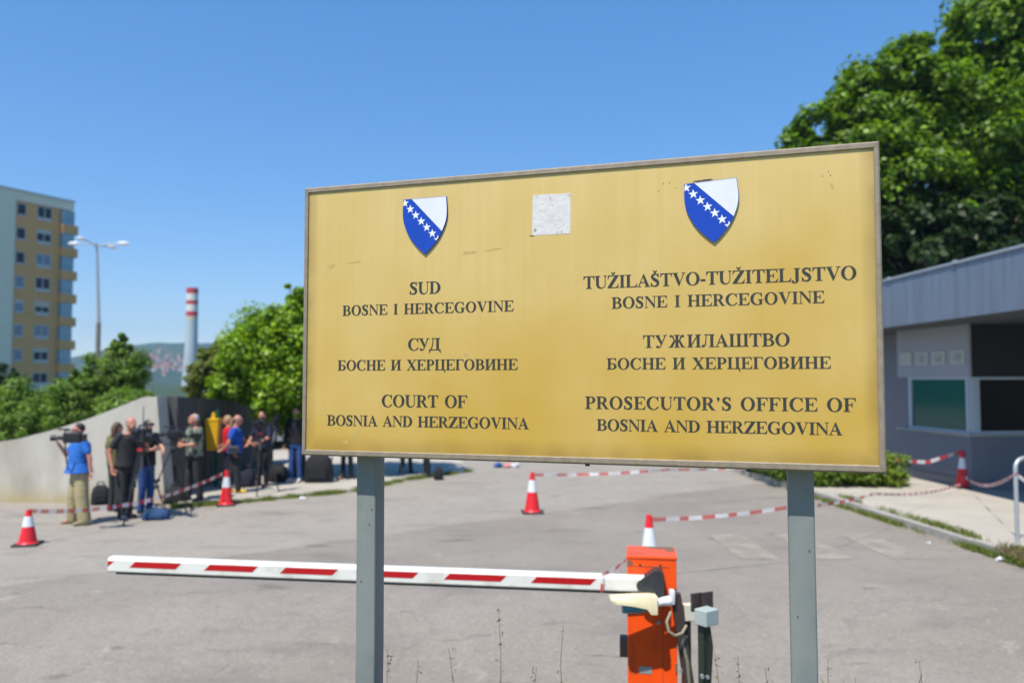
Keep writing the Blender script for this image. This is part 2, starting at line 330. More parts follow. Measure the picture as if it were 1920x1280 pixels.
M['mark']=mat('worn_marking',(.25,.215,.172,1),.9,var=.14,vs=4,c2=(.325,.285,.23,1),cs=3,cthr=.54,csoft=.1)
M['hill']=mat('hill_woods',(.02,.05,.025,1),.95,var=.5,vs=.03,c2=(.05,.08,.035,1),cs=.012,cthr=.52,csoft=.08)
# ---------------- setting ----------------
def sheet(name,pts,m,kind='structure'):
    b=MB(); b.add(pts,[tuple(range(len(pts)))]); o=b.build(name,m); 
    me=o.data
    if me.polygons[0].normal.z<0: me.flip_normals()
    return tag(o,kind=kind)
sheet('ground',[(-3000,-60,-.45),(3000,-60,-.45),(3000,4000,-.45),(-3000,4000,-.45)],M['far'])
def rz_(y):
    t=max(0,min(1,(9.0-y)/2.6)); return -.30*t*t*(3-2*t)
b=MB(); ys_=[4.2,5,5.6,6.2]+[6.4+.2*k for k in range(14)]+[10,12,16,24,90]
for y in ys_: b.v+=[(-40 if y<=24 else -12,y,rz_(y)),(12 if y<=9.2 else 12+(y-9.2)*.22,y,rz_(y))]
for j in range(len(ys_)-1): b.f.append((2*j,2*j+1,2*j+3,2*j+2)); b.m.append(0)
tag(b.build('road',M['road'],smooth='all'),kind='structure')
def KX(y): return 6.42-.0775*(y-9.0)+.0  # kerb line x on the right
def slab(name,poly,z0,z1,m):
    b=MB(); b.prism(poly,lambda x,y,d:Vector((x,y,d)),z0-.3,z1); return tag(b.build(name,m),kind='structure')
KW=.14
slab('pavement',[(KX(7)+KW,7),(40,7),(40,45),(KX(22)+KW,45),(KX(22)+KW,22)],-.1,.118,M['pave'])
b=MB(); rnd=random.Random(4); y=7.0
while y<24:
    L_=1.0; x0,x1=KX(y),KX(y+L_-.015); j=rnd.uniform(-.012,.012); zt=.12+rnd.uniform(-.014,.008)
    b.prism([(x0+j,y),(x0+KW+j,y),(x1+KW+j,y+L_-.015),(x1+j,y+L_-.015)],lambda x,yy,d:Vector((x,yy,d)),-.4,zt); y+=L_
tag(b.build('kerb',M['kerb']),kind='structure')
# left far pavement where the press stands
e=[gnd(330,951),gnd(440,943),gnd(665,921),gnd(760,900),gnd(880,884)]
slab('pavement_left',[(p.x,p.y) for p in e]+[(-2,26),(-6,34),(-14,34),(-14,15.6),(-6.4,15.6)],-.1,.05,M['pave'])
# verge under the photographer
b=MB(); nx,ny=60,14
for j in range(ny):
    yy=5.15-j*.55 if j<6 else 2.4-(j-5)*1.6
    for i in range(nx):
        xx=-9+18*i/(nx-1); t=max(0,min(1,(5.15-yy)/2.3)); z=-.33+.95*t*t*(3-2*t)+.03*math.sin(xx*3.1+yy*2)*min(1,t*4)
        b.v.append((xx,yy,z))
for j in range(ny-1):
    for i in range(nx-1): b.f.append((j*nx+i,j*nx+i+1,(j+1)*nx+i+1,(j+1)*nx+i)); b.m.append(0)
tag(b.build('verge',M['soil'],smooth='all'),kind='structure')
# zebra crossing, worn
for i,x in enumerate((2.95,3.92,4.9)):
    sheet('crossing_stripe',[(x+.0,10.35,.004),(x+.5,10.35,.004),(x+.47,12.05,.004),(x-.03,12.0,.004)],M['mark'])
# far hill
rnd=random.Random(7)
def hillz(x,y):
    a=(x)/y*F+960   # picture column of the ridge
    prof=[(-900,20),(0,30),(130,40),(190,56),(250,63),(345,67),(450,70),(700,58),(1100,45),(2200,60),(3000,50)]
    h=np.interp(a,[p[0] for p in prof],[p[1] for p in prof])
    t=(y-620)/900.0; t=max(0,min(1,t)); t=t*t*(3-2*t)
    return h*t*1500/F+ (3*math.sin(x*.011+y*.006)+2*math.sin(x*.027-y*.013)+1.5*math.sin(x*.09+y*.05))*t-2*(1-t)
b=MB(); nx,ny=150,44
for j in range(ny):
    y=600+j*25.0
    for i in range(nx): 
        x=-1500+i*22.0; b.v.append((x,y,hillz(x,y)*(1 if y<1560 else max(0,1-(y-1560)/300))-(5 if j==0 else 0)))
for j in range(ny-1):
    for i in range(nx-1): b.f.append((j*nx+i,j*nx+i+1,(j+1)*nx+i+1,(j+1)*nx+i)); b.m.append(0)
tag(b.build('hills',M['hill'],smooth='all'),kind='structure')
# houses on the hill
def house(wm,name,label):
    t=thing(name,label,'house',group='houses on the far hill')
    b=MB(); b.box((0,0,3.0),(11,9,9)); b.build('wall',wm,t)
    b=MB(); b.add([(-6,-5,7.4),(6,-5,7.4),(6,5,7.4),(-6,5,7.4),(-4,0,11),(4,0,11)],[(0,1,5,4),(2,3,4,5),(1,2,5),(3,0,4),(3,2,1,0)]); b.build('roof',M['roofR'],t)
    return t
hp=[house(M['houseW'],'hillside_house','white house with a red roof on the far hazy hill'),house(M['houseP'],'hillside_house','pinkish house with a red roof on the far hazy hill')]
spots=[]
for k in range(78):
    if k<46: px,py=rnd.uniform(228,352),rnd.gauss(675,9)
    elif k<74: px,py=rnd.uniform(285,350),rnd.gauss(692,7)
    elif k<84: px,py=rnd.uniform(128,240),rnd.uniform(680,700)
    else: px,py=rnd.uniform(255,348),rnd.uniform(700,728)
    d=ray(px,py); hit=None
    for y in range(640,1560,6):
        p=at(px,py,y)
        if hillz(p.x,y)>=p.z: hit=Vector((p.x,y,hillz(p.x,y))); break
    if hit is not None: spots.append(hit)
for k,p in enumerate(spots):
    o=hp[0] if k%3 else hp[1]
    if k==0 or k==1: o=hp[1-k]; o.location=p; o.rotation_euler=(0,0,rnd.uniform(-.5,.5)); o.scale=(.4,.4,.4)
    else: dup(o,p,rnd.uniform(-.6,.6),scale=[rnd.uniform(.25,.48)]*3)
# ---------------- trees ----------------
RS=np.random.RandomState(11)
def leafmesh(name,C,Nrm,size,m,aspect=.62):
    n=len(C); Nrm=Nrm/np.maximum(1e-6,np.linalg.norm(Nrm,axis=1,keepdims=True))
    a=RS.normal(size=(n,3)); u=a-(a*Nrm).sum(1,keepdims=True)*Nrm; u/=np.maximum(1e-6,np.linalg.norm(u,axis=1,keepdims=True)); v=np.cross(Nrm,u)
    s=(size*RS.uniform(.6,1.35,(n,1)))
    V=np.empty((n,4,3)); bend=Nrm*s*.12
    V[:,0]=C-u*s*.5; V[:,1]=C+v*s*.5*aspect+bend; V[:,2]=C+u*s*.5; V[:,3]=C-v*s*.5*aspect+bend
    me=bpy.data.meshes.new(name); me.vertices.add(n*4); me.vertices.foreach_set('co',V.reshape(-1).astype(np.float32))
    me.loops.add(n*4); me.loops.foreach_set('vertex_index',np.arange(n*4,dtype=np.int32))
    me.polygons.add(n); me.polygons.foreach_set('loop_start',np.arange(0,n*4,4,dtype=np.int32))
    me.update(calc_edges=True); me.validate(); me.materials.append(m); return me
def clumps(blobs,nsub,per,subr=.3,flat=.8):
    Cs=[];Ns=[]
    tot=sum(r[0]*r[1]*r[2] for c,r in blobs)**1
    for c,r in blobs:
        r=np.array(r); k=max(12,int(nsub*(r.prod()/tot)))
        d=RS.normal(size=(k,3)); d/=np.linalg.norm(d,axis=1,keepdims=True); rr=RS.uniform(.35,1.02,(k,1))**.6
        sc=np.array(c)+d*rr*r
        for q,dd in zip(sc,d):
            sr=r.mean()*subr*RS.uniform(.45,1.5); n=int(per*RS.uniform(.6,1.3))
            e=RS.normal(size=(n,3)); e/=np.linalg.norm(e,axis=1,keepdims=True)
            P=q+e*(sr*RS.uniform(.3,1.05,(n,1)))*np.array([1,1,flat])
            Cs.append(P); Ns.append(e*.6+dd*.35+np.array([0,0,.75])+RS.normal(size=(n,3))*.45)
    return np.concatenate(Cs),np.concatenate(Ns)
def tree(name,label,base,blobs,nsub,per,leaf,m,tr=.2,subr=.3,group=None,cat='tree'):
    t=thing(name,label,cat,base,0,group); base=Vector(base)
    b=MB(); cc=Vector((0,0,0))
    for c,r in blobs: cc+=Vector(c)/len(blobs)
    fork=base.lerp(Vector((base.x*.6+cc.x*.4,base.y*.6+cc.y*.4,cc.z)),.45)
    top=Vector((cc.x,cc.y,cc.z)); 
    b.tube([base,base.lerp(fork,.35)+Vector((tr*.3,0,0)),fork,fork.lerp(top,.5)+Vector((-tr*.5,tr*.3,0)),top],[tr*1.25,tr,tr*.85,tr*.6,tr*.3],10)
    rr=random.Random(len(label))
    for c,r in blobs:
        c=Vector(c)
        for q in range(3):
            e=c+Vector((rr.uniform(-.6,.6)*r[0],rr.uniform(-.6,.6)*r[1],rr.uniform(-.3,.7)*r[2])); s=fork.lerp(top,rr.uniform(0,.7)); mid=s.lerp(e,.5)+Vector((0,0,-.08*r[2]))
            b.tube([s,mid,e],[tr*.4,tr*.25,tr*.08],6)
    b.build('trunk',M['bark'],t,smooth=True)
    C,Nn=clumps(blobs,nsub,per,subr)
    link('crown',leafmesh('crown',C,Nn,leaf,m),t); return t
def B(px,py,Y,r,ry=None,rz=None):
    p=at(px,py,Y); r=r*Y/F; return ((p.x,p.y,p.z),(r,(ry or r),(rz*Y/F if rz else r*.85)))
# tall trees behind the booth (right)
tree('broadleaf_tree','tall leafy tree with its crown against the sky, between sign and right edge',(13.5,27,0),
 [B(1690,200,27,130),B(1600,290,27,120),B(1560,245,27,75),B(1720,120,27,70),B(1640,150,27,65),B(1780,250,27,130),B(1690,380,27,150),B(1530,330,26.5,80),B(1790,130,27,60)],360,260,.22,M['leafbig'],.3,.24)
tree('broadleaf_tree','tallest tree, its crown cut by the top right corner of the photo',(18.5,29,0),
 [B(1900,60,29,130),B(1850,90,29,70),B(1960,200,29,170),B(1870,280,29,120),B(1990,-60,29,150),B(1860,400,28.5,120),B(1880,-20,29,60)],360,260,.23,M['leafbig'],.32,.24)
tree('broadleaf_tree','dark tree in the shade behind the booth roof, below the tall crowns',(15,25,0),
 [B(1720,450,25,95),B(1830,440,25.5,100),B(1930,420,26,100),B(1660,420,25,70),B(1665,490,25.5,55),B(1720,500,25.5,60)],200,120,.25,M['leafdark'],.25,.28)  # leaf colour darkened to carry the shade below the tall crowns
# maple on the left, beside the sign
tree('maple_tree','bright green maple overhanging the camera crews, left of the sign',(-5.05,18.9,0),
 [B(520,655,18.6,95),B(565,600,18.6,75),B(470,690,18.6,72),B(620,670,18.9,120),B(545,720,18.4,85),B(480,628,18.6,42),B(440,668,18.6,40),B(440,725,18.6,45),B(560,556,18.6,30),B(690,640,19,95)],520,190,.115,M['leafmaple'],.16,.3)
tree('olive_green_tree','olive green tree above the dark wall end, left of the maple',(-8.8,24.5,0),
 [B(400,690,24.5,42),B(392,725,24.5,45),B(425,665,24.8,35),B(385,665,24.5,22)],170,130,.11,M['leafolive'],.12,.3)
LB=[((215,700,25,55),(235,680,25,40),(225,660,25,22),(245,712,25,34),(200,740,25,60)),((125,765,24,58),(150,738,24,46),(95,765,24,45),(172,706,24,28)),((30,765,23,60),(70,752,23,42),(0,790,22,60),(40,800,22,60)),((-5,730,26,55),(-30,760,26,60),(8,700,26,25)),((255,762,22,38),(240,775,21.5,50))]
LB=[tuple(list(q)+([(228,655,25,10,None,30),(203,672,25,9,None,26),(243,664,25,8,None,24),(217,662,25,9,None,28),(228,640,25,5,None,18)] if i==0 else [(165,690,24,9,None,20),(112,722,24,9,None,18),(140,708,24,9,None,20)] if i==1 else [])) for i,q in enumerate(LB)]
LL=['fresh green bush with feathery tips behind the street lamp pole','fresh green bush in front of the lowest apartment balconies','low green bush behind the low end of the concrete wall','dark bush at the left edge in front of the apartment block','small green bush just behind the top of the concrete wall']
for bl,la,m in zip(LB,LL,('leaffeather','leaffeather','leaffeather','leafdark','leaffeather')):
    p=at(bl[0][0],bl[0][1],bl[0][2]); tree('bush',la,(p.x,p.y,0),[B(*q) for q in bl],130,210,.085,M[m],.09,.33,'bushes behind the concrete wall','bush')
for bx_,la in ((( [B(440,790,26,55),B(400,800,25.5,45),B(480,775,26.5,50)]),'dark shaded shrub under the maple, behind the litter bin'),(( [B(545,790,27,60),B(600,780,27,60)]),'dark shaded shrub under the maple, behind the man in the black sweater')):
    c0=bx_[0][0]; tree('shade_shrub',la,(c0[0],c0[1],0),bx_,110,80,.15,M['leafdark'],.08,.33,None,'bush')  # shrubs added with darkened leaves to deepen the shade under the maple
# trees beyond the sign (hidden from here, seen from a step aside)
for k,(x,y,h) in enumerate([(-1.5,42,7),(3.5,46,8),(8,40,7)]):
    tree('roadside_tree','green roadside tree standing far behind the sign',(x,y,0),[((x,y,h*.6),(2.4,2.4,2.4)),((x+1,y,h*.75),(1.6,1.6,1.6)),((x-1.2,y+.5,h*.7),(1.6,1.6,1.6))],110,80,.3,M['leafbig'],.2,.32,'trees behind the sign')
# clipped hedge by the booth pavement
t=thing('hedge','low green hedge on the pavement under the right end of the sign','hedge',(6.9,17.2,.118))
hb=[]
for i in range(22):
    u=i/21; 
    for k in range(3):
        hb.append(((5.95+2.05*u+RS.uniform(-.1,.1),16.55+.85*k*.9+RS.uniform(-.1,.1)+ (.0),.118+.33+RS.uniform(-.04,.08)),(.3,.32,.33)))
for i in range(9):
    for k in range(3): hb.append(((5.80+.42*k,17.2+i*.27,.118+.33+RS.uniform(-.04,.06)),(.3,.3,.32)))
C,Nn=clumps(hb,1150,42,.5); C[:,2]=np.maximum(C[:,2],.13); link('foliage',leafmesh('foliage',C,Nn,.075,M['leafhedge']),t)
b=MB()
for i in range(20):
    x=6.0+2.0*i/19; b.tube([(x,17.0,.1),(x+.1,17.1,.4),(x+.05,17.0,.6)],[.02,.012,.005],5)
b.build('branches',M['bark'],t)
# grass along kerbs, verge (stuff)
def blades(name,pts,h,w,m,label=None):
    n=len(pts); P=np.array(pts); a=RS.uniform(0,2*np.pi,n); hh=h*RS.uniform(.4,1.4,n)
    d=np.stack([np.cos(a),np.sin(a),np.zeros(n)],1); lean=RS.normal(size=(n,3))*.35; lean[:,2]=0
    V=np.empty((n,4,3)); up=np.array([0,0,1.])
    V[:,0]=P-d*w/2; V[:,1]=P+d*w/2; V[:,2]=P+d*w*.2+(up*.6+lean*.4)*hh[:,None]; V[:,3]=P+(up+lean)*hh[:,None]
    me=bpy.data.meshes.new(name); me.vertices.add(n*4); me.vertices.foreach_set('co',V.reshape(-1).astype(np.float32)); me.loops.add(n*4); me.loops.foreach_set('vertex_index',np.arange(n*4,dtype=np.int32))
    me.polygons.add(n); me.polygons.foreach_set('loop_start',np.arange(0,n*4,4,dtype=np.int32)); me.update(calc_edges=True); me.materials.append(m)
    return tag(link(name,me),label,'grass',kind='stuff')
def along(A,Bv,n,spread,patch=2.5,thr=.0,z=.0,seed=0):
    out=[]; r=random.Random(seed); A,Bv=Vector(A),Vector(Bv)
    cen=[(r.random(),r.uniform(.004,.03)*(3 if thr<0 else 1),r.random()) for _ in range(int(patch*7))]
    while len(out)<n:
        c_=r.choice(cen)
        if r.random()>c_[2]+.15: continue
        t=r.gauss(c_[0],c_[1])
        if t<0 or t>1: continue
        p=A.lerp(Bv,t); out.append((p.x+r.gauss(0,spread),p.y+r.gauss(0,spread),z))
    return out
pts=along((KX(9)-.03,9,0),(KX(17)-.03,17,0),5200,.035,4,.1,0,1)+along((KX(9.5)+KW+.02,9.5,0),(KX(15)+KW+.02,15,0),1600,.03,4,.5,.118,2)
blades('kerb_grass',pts,.075,.01,M['grass'],'tufts of grass growing along the right hand kerb')
pts=[]
for i in range(len(e)-1): pts+=along((e[i].x,e[i].y-.03,0),(e[i+1].x,e[i+1].y-.03,0),3200,.06,1.5,-.6,0,i+5)
blades('edge_grass',pts,.07,.012,M['grass'],'strip of grass along the far left pavement edge')
p0=gnd(1900,1040,.118); pts=[(p0.x+random.Random(i).uniform(-.1,1.6),p0.y+random.Random(i+9999).uniform(-.9,.35),.118) for i in range(5000)]
blades('dry_grass',pts,.07,.01,M['drygrass'],'dry grass patch at the foot of the rail')
def vz(x,y):
    t=max(0,min(1,(5.15-y)/2.3)); return -.33+.95*t*t*(3-2*t)
pts=[]; r=random.Random(3)
for i in range(16000):
    x=r.uniform(-4,5); y=5.2-abs(r.gauss(0,.9)); 
    if y<2.8: continue
    pts.append((x,y,vz(x,y)-.02))
for i in range(4500):
    x=r.gauss(1.75,.22); y=r.uniform(4.0,4.75); pts.append((x,y,vz(x,y)-.02))
blades('verge_grass',pts,.10,.008,M['grass'],'grass on the verge below the sign')
pts=[]; r=random.Random(12)
for i in range(700):
    x=r.uniform(-1.6,3.2) if i<380 else r.uniform(1.0,3.0); y=r.uniform(4.0,4.7); pts.append((x,y,vz(x,y)-.02))
blades('tall_grass',pts,.30,.0035,M['drygrass'],'sparse tall grass at the front of the verge')
pts=[]
for i in range(1500):
    x=r.gauss(1.70,.09); y=r.uniform(3.85,4.15); pts.append((x,y,vz(x,y)-.02))
blades('tuft_grass',pts,.42,.006,M['grass'],'dense green tuft beside the right sign post')
# tall weeds on the verge
def weed(name,label,px,pytop,Y,seed,group='tall weed stalks on the verge'):
    r=random.Random(seed); top=at(px,pytop,Y); base=Vector((top.x+r.uniform(-.03,.06),Y,vz(top.x,Y)-.03)); H=top.z-base.z
    t=thing(name,label,'weed',base,0,group); b=MB(); pp=[base.lerp(top,k/5)+Vector((r.uniform(-.008,.008)*k/2,r.uniform(-.006,.006),0)) for k in range(6)]
    b.tube(pp,[.0032,.003,.0026,.0022,.0018,.0012],5); b.build('stem',M['weed'],t)
    n=26; ks=[r.random()**.8 for _ in range(n)]; C=np.array([list(base.lerp(top,.25+.75*k)+Vector((r.gauss(0,.014*(1.6-k)),r.gauss(0,.014),0))) for k in ks]); 
    link('leaf_cluster',leafmesh('leaf_cluster',C,RS.normal(size=(n,3)),.022,M['weed'],.4),t)
for k,(px,py,Y,la) in enumerate([(935,1138,4.6,'tall thin weed stalk left of the barrier cabinet, the highest one'),(1057,1172,4.5,'tall thin weed stalk closest to the barrier cabinet on its left'),(846,1214,4.5,'weed stalk between the tall stalk and the left sign post'),(784,1236,4.4,'short weed with pale leaves close to the left sign post'),(730,1215,4.5,'faint weed stalk right beside the left sign post'),(1345,1222,4.6,'weed with brownish tips right of the grey junction box'),(1380,1228,4.5,'weed with seed heads between junction box and right sign post'),(1440,1248,4.4,'short weed close to the left side of the right sign post'),(1552,1232,4.5,'weed with a pale flower head right of the right sign post'),(1605,1268,4.4,'short green weed right of the right sign post'),(1000,1250,4.4,'short weed between the two tallest stalks'),(1725,1238,4.6,'yellowish weed farthest right on the verge'),(690,1262,4.2,'weed just behind the left sign post')]):
    weed('weed',la,px,py,Y,k)
# ---------------- glyphs: bold serif capitals drawn as overlapping polygons, 676 units high ----------------
def Rr(x0,y0,x1,y1): return [(x0,y0),(x1,y0),(x1,y1),(x0,y1)]
def ring(c1,r1,c2,r2,a0,a1,n=18):
    out=[]
    for i in range(n):
        q=[]
        for a in (a0+(a1-a0)*i/n,a0+(a1-a0)*(i+1)/n):
            a=R_(a); q.append(((c1[0]+r1[0]*math.cos(a),c1[1]+r1[1]*math.sin(a)),(c2[0]+r2[0]*math.cos(a),c2[1]+r2[1]*math.sin(a))))
        out.append([q[0][0],q[1][0],q[1][1],q[0][1]])
    return out
def stroke(pts,n=8):
    P=[Vector((p[0],p[1],p[2])) for p in pts]; Q=[]
    for i in range(len(P)-1):
        a,b_,c,d=P[max(i-1,0)],P[i],P[i+1],P[min(i+2,len(P)-1)]
        for k in range(n):
            t=k/n; Q.append(.5*((2*b_)+(c-a)*t+(2*a-5*b_+4*c-d)*t*t+(3*b_-a-3*c+d)*t**3))
    Q.append(P[-1]); L=[];Rt=[]
    for i,q in enumerate(Q):
        t=(Q[min(i+1,len(Q)-1)]-Q[max(i-1,0)]); t.z=0; t.normalize(); nx,ny=-t.y,t.x; w=q.z/2
        L.append((q.x+nx*w,q.y+ny*w)); Rt.append((q.x-nx*w,q.y-ny*w))
    return [[L[i],L[i+1],Rt[i+1],Rt[i]] for i in range(len(Q)-1)]
def serif(x0,x1,y,up,ext=78):
    s=1 if up else -1; return [Rr(x0-ext,min(y,y-s*24),x1+ext,max(y,y-s*24)),[(x0-42,y-s*20),(x1+42,y-s*20),(x1,y-s*62),(x0,y-s*62)]]
def stem(x0,x1,b=True,t=True,y0=0,y1=676,ext=78):
    o=[Rr(x0,y0,x1,y1)]
    if b: o+=serif(x0,x1,0,False,ext)
    if t: o+=serif(x0,x1,676,True,ext)
    return o
def ball(x,y,r): return [[(x+r*math.cos(a),y+r*math.sin(a)) for a in [2*math.pi*k/14 for k in range(14)]]]
beakT=lambda x:[[(x-120,676),(x-10,676),(x,492),(x-26,492),(x-62,585),(x-120,640)]]
beakB=lambda x:[[(x-150,0),(x-20,0),(x+12,200),(x-16,200),(x-62,95),(x-150,36)]]
midarm=[Rr(250,322,420,360),[(420,225),(446,225),(446,460),(420,460),(385,370),(385,312)]]
Oring=ring((389,338),(352,354),(389,338),(188,320),0,360,36)
def cap_bowl(c,rx,ry,irx,iry): return ring(c,(rx,ry),c,(irx,iry),-90,90,14)
G={}
G['I']=(389,stem(117,272))
G['H']=(778,stem(100,255)+stem(523,678)+[Rr(250,318,530,358)])
G['E']=(667,stem(100,255,ext=80)+[Rr(250,638,560,676),Rr(250,0,560,38)]+beakT(620)+beakB(632)+midarm)
G['F']=(611,stem(100,255,ext=80)+[Rr(250,638,540,676)]+beakT(596)+midarm)
G['L']=(667,stem(100,255)+[Rr(250,0,560,38)]+beakB(632))
G['D']=(722,stem(100,255,ext=82)+[Rr(250,638,310,676),Rr(250,0,310,38)]+cap_bowl((310,338),378,338,208,300))
G['B']=(667,stem(100,255,ext=82)+[Rr(250,638,340,676),Rr(250,336,370,372),Rr(250,0,340,38)]+cap_bowl((340,508),240,168,96,132)+cap_bowl((345,184),285,184,130,148))
G['P']=(611,stem(100,255,ext=82)+[Rr(250,638,320,676),Rr(250,300,320,338)]+cap_bowl((320,488),265,188,112,150))
G['R']=(722,stem(100,255,ext=82)+[Rr(250,638,330,676),Rr(250,318,330,356)]+cap_bowl((330,497),262,179,108,141)+[[(300,340),(452,345),(655,36),(720,22),(720,0),(520,0)]])
G['O']=(778,Oring)
G['C']=(722,ring((388,338),(356,354),(420,338),(218,318),42,318,30)+[[(630,448),(662,448),(655,692),(628,692),(600,640),(560,640),(590,540)]]+[[(652,101),(582,124),(610,142),(690,150)]])
G['G']=(778,ring((388,338),(356,354),(420,338),(218,318),42,290,28)+[[(630,448),(662,448),(655,692),(628,692),(600,640),(560,640),(590,540)],Rr(520,40,672,300),[(480,-6),(530,60),(672,60),(672,52),(570,6)],Rr(440,286,752,312)])
G['S']=(556,stroke([(442,520,70),(360,640,52),(270,655,70),(165,610,105),(120,535,120),(150,455,140),(260,365,165),(375,285,160),(425,190,135),(395,90,115),(300,25,75),(200,18,52),(110,90,60),(75,190,40)],6)+[[(445,480),(472,480),(462,692),(438,692),(405,640),(420,560)],[(48,216),(74,216),(120,120),(110,60),(78,-14),(52,-14)]])
G['T']=(667,stem(256,411,t=False,ext=85)+[Rr(90,638,577,676)]+[[(150,676),(38,676),(28,480),(54,480),(92,580),(150,640)],[(517,676),(629,676),(639,480),(613,480),(575,580),(517,640)]])
G['U']=(722,stem(95,250,b=False,y0=225)+stem(572,612,b=False,y0=225,ext=70)+ring((353,228),(258,243),(411,228),(161,192),180,360,20))
G['V']=(722,[[(75,658),(250,658),(432,165),(366,-16),(348,-16)],[(348,-16),(376,-16),(640,660),(592,660),(400,120)],Rr(12,652,318,676),Rr(500,652,714,676)])
G['A']=(722,[[(72,18),(122,18),(352,600),(330,640)],[(312,560),(345,692),(378,692),(655,18),(475,18)],Rr(180,212,500,252),Rr(8,0,238,24),Rr(398,0,714,24)])
G['N']=(722,[Rr(98,0,140,660),Rr(580,0,622,676),Rr(16,0,222,24),Rr(496,652,706,676),[(14,676),(205,676),(612,152),(622,-14),(588,-14),(110,600)]])
G['Z']=(667,[Rr(110,638,632,676),Rr(30,0,560,38),[(440,655),(632,655),(228,22),(30,22)],[(60,676),(170,676),(170,640),(105,590),(66,470),(40,470)],[(480,0),(610,0),(640,215),(612,215),(565,100),(480,36)]])
G['J']=(500,stem(205,360,b=False,y0=90)+ring((215,90),(145,165),(205,90),(10,128),-100,0,8)+stroke([(195,-62,36),(120,-55,60),(80,-10,80)],5)+ball(85,8,62))
G['-']=(333,[Rr(40,190,293,290)]); G["'"]=(300,ball(150,600,74)+[[(150,674),(226,600),(196,500),(110,430),(100,452),(150,505)]])
def caron(cx): return [[(cx-120,860),(cx-95,860),(cx,800),(cx+95,860),(cx+120,860),(cx+40,715),(cx-40,715)]]
G['Š']=(556,G['S'][1]+caron(268)); G['Ž']=(667,G['Z'][1]+caron(340))
# Cyrillic
for a,l in zip('СОНЕРВТА','COHEPBTA'): G[a]=G[l]
G['Б']=(660,stem(100,255,ext=82)+[Rr(250,638,540,676),Rr(250,340,330,376),Rr(250,0,340,38)]+beakT(590)+cap_bowl((335,188),285,188,130,150))
G['Г']=(600,stem(100,255,ext=82)+[Rr(250,638,530,676)]+beakT(580))
G['И']=(778,stem(100,255)+stem(523,678)+[[(250,60),(250,150),(528,616),(528,526)]])
G['Ш']=(1060,stem(100,250,ext=70)+stem(455,605,ext=70)+stem(810,960,ext=70)+[Rr(100,0,960,38)])
G['Ц']=(778,stem(100,255)+stem(513,668)+[Rr(100,0,700,38),[(660,0),(746,38),(746,0),(735,-165),(708,-165),(660,-40)],Rr(650,0,746,38)])
G['Х']=(722,[[(70,655),(255,655),(650,22),(465,22)],[(90,20),(140,20),(610,656),(560,656)],Rr(18,652,318,676),Rr(465,652,692,676),Rr(14,0,232,24),Rr(398,0,712,24)])
G['У']=(690,[[(70,656),(240,656),(420,280),(352,150)],[(560,656),(612,656),(365,95),(330,110),(362,190)],Rr(10,652,312,676),Rr(480,652,690,676)]+stroke([(352,120,44),(300,40,46),(215,10,60),(150,30,70)],5)+ball(155,48,64))
G['Л']=(740,stem(480,635,t=False)+[Rr(180,638,690,676),[(480,676),(635,676),(677,676),(677,652),(635,620),(480,620)]]+stroke([(262,650,46),(255,420,50),(225,170,58),(160,50,66),(100,45,70)],6)+ball(95,60,66))
G['Д']=(760,stem(470,625,b=False,t=False)+[Rr(190,638,690,676),Rr(30,0,730,40),[(30,40),(30,-165),(56,-165),(95,-60),(160,0),(160,40)],[(730,40),(730,-165),(704,-165),(665,-60),(600,0),(600,40)]]+stroke([(265,650,46),(255,430,50),(215,210,56),(140,20,60)],6))
def arm(s): 
    f=lambda x:540+s*(x-540)
    a=[[(f(x),y) for x,y in q] for q in [[(600,350),(740,330),(905,36),(990,24),(990,0),(780,0),(660,260)]]]
    st=stroke([(600,345,50),(680,380,60),(735,520,70),(790,620,80),(850,625,70)],5)
    return a+[[(f(x),y) for x,y in q] for q in st]+[[(f(x),y) for x,y in q] for q in ball(868,606,62)]
G['Ж']=(1080,stem(465,615,ext=70)+[Rr(420,322,660,362)]+arm(1)+arm(-1))
G[' ']=(390,[])
_gc={}
def glyph_tris(ch):
    if ch in _gc: return _gc[ch]
    polys=G[ch][1]; vs=[];fs=[]
    for p in polys:
        a=sum(p[i][0]*p[(i+1)%len(p)][1]-p[(i+1)%len(p)][0]*p[i][1] for i in range(len(p)))
        if abs(a)<1: continue
        if a<0: p=p[::-1]
        fs.append(list(range(len(vs),len(vs)+len(p)))); vs+=[Vector(q) for q in p]
    if not fs: _gc[ch]=([],[]); return _gc[ch]
    V,Ed,Fc,ov,oe,of=geometry.delaunay_2d_cdt(vs,[],fs,1,.5)
    keep=[f for f,o in zip(Fc,of) if len(o)]
    _gc[ch]=([tuple(v) for v in V],[tuple(f) for f in keep]); return _gc[ch]
def text_into(b,s,x0,y0,x1,h,fn,d0,d1):
    """extruded line of lettering between x0 and x1, baseline y0, cap height h"""
    k=h/676; pos=[];x=0
    for ch in s: pos.append(x); x+=G[ch][0]*k
    def ext(ch):
        v=glyph_tris(ch)[0]; return min(p[0] for p in v)*k,max(p[0] for p in v)*k
    a=ext(s[0])[0]; bb=pos[-1]+ext(s[-1])[1]; tr=((x1-x0)-(bb-a))/max(1,len(s)-1); words=[b]
    for i,ch in enumerate(s):
        V,Fc=glyph_tris(ch)
        if ch==' ': b=MB(); words.append(b)
        if not Fc: continue
        ox=x0-a+pos[i]+tr*i; n=len(V); ec={}
        for f in Fc:
            for q in range(len(f)):
                e=(f[q],f[(q+1)%len(f)]); ec[e]=1
        vs=[fn(ox+p[0]*k,y0+p[1]*k,d0) for p in V]+[fn(ox+p[0]*k,y0+p[1]*k,d1) for p in V]
        fs=[tuple(q+n for q in f) for f in Fc]
        for (u,w) in ec:
            if (w,u) not in ec: fs.append((w,u,u+n,w+n))
        b.add(vs,fs)
    return words
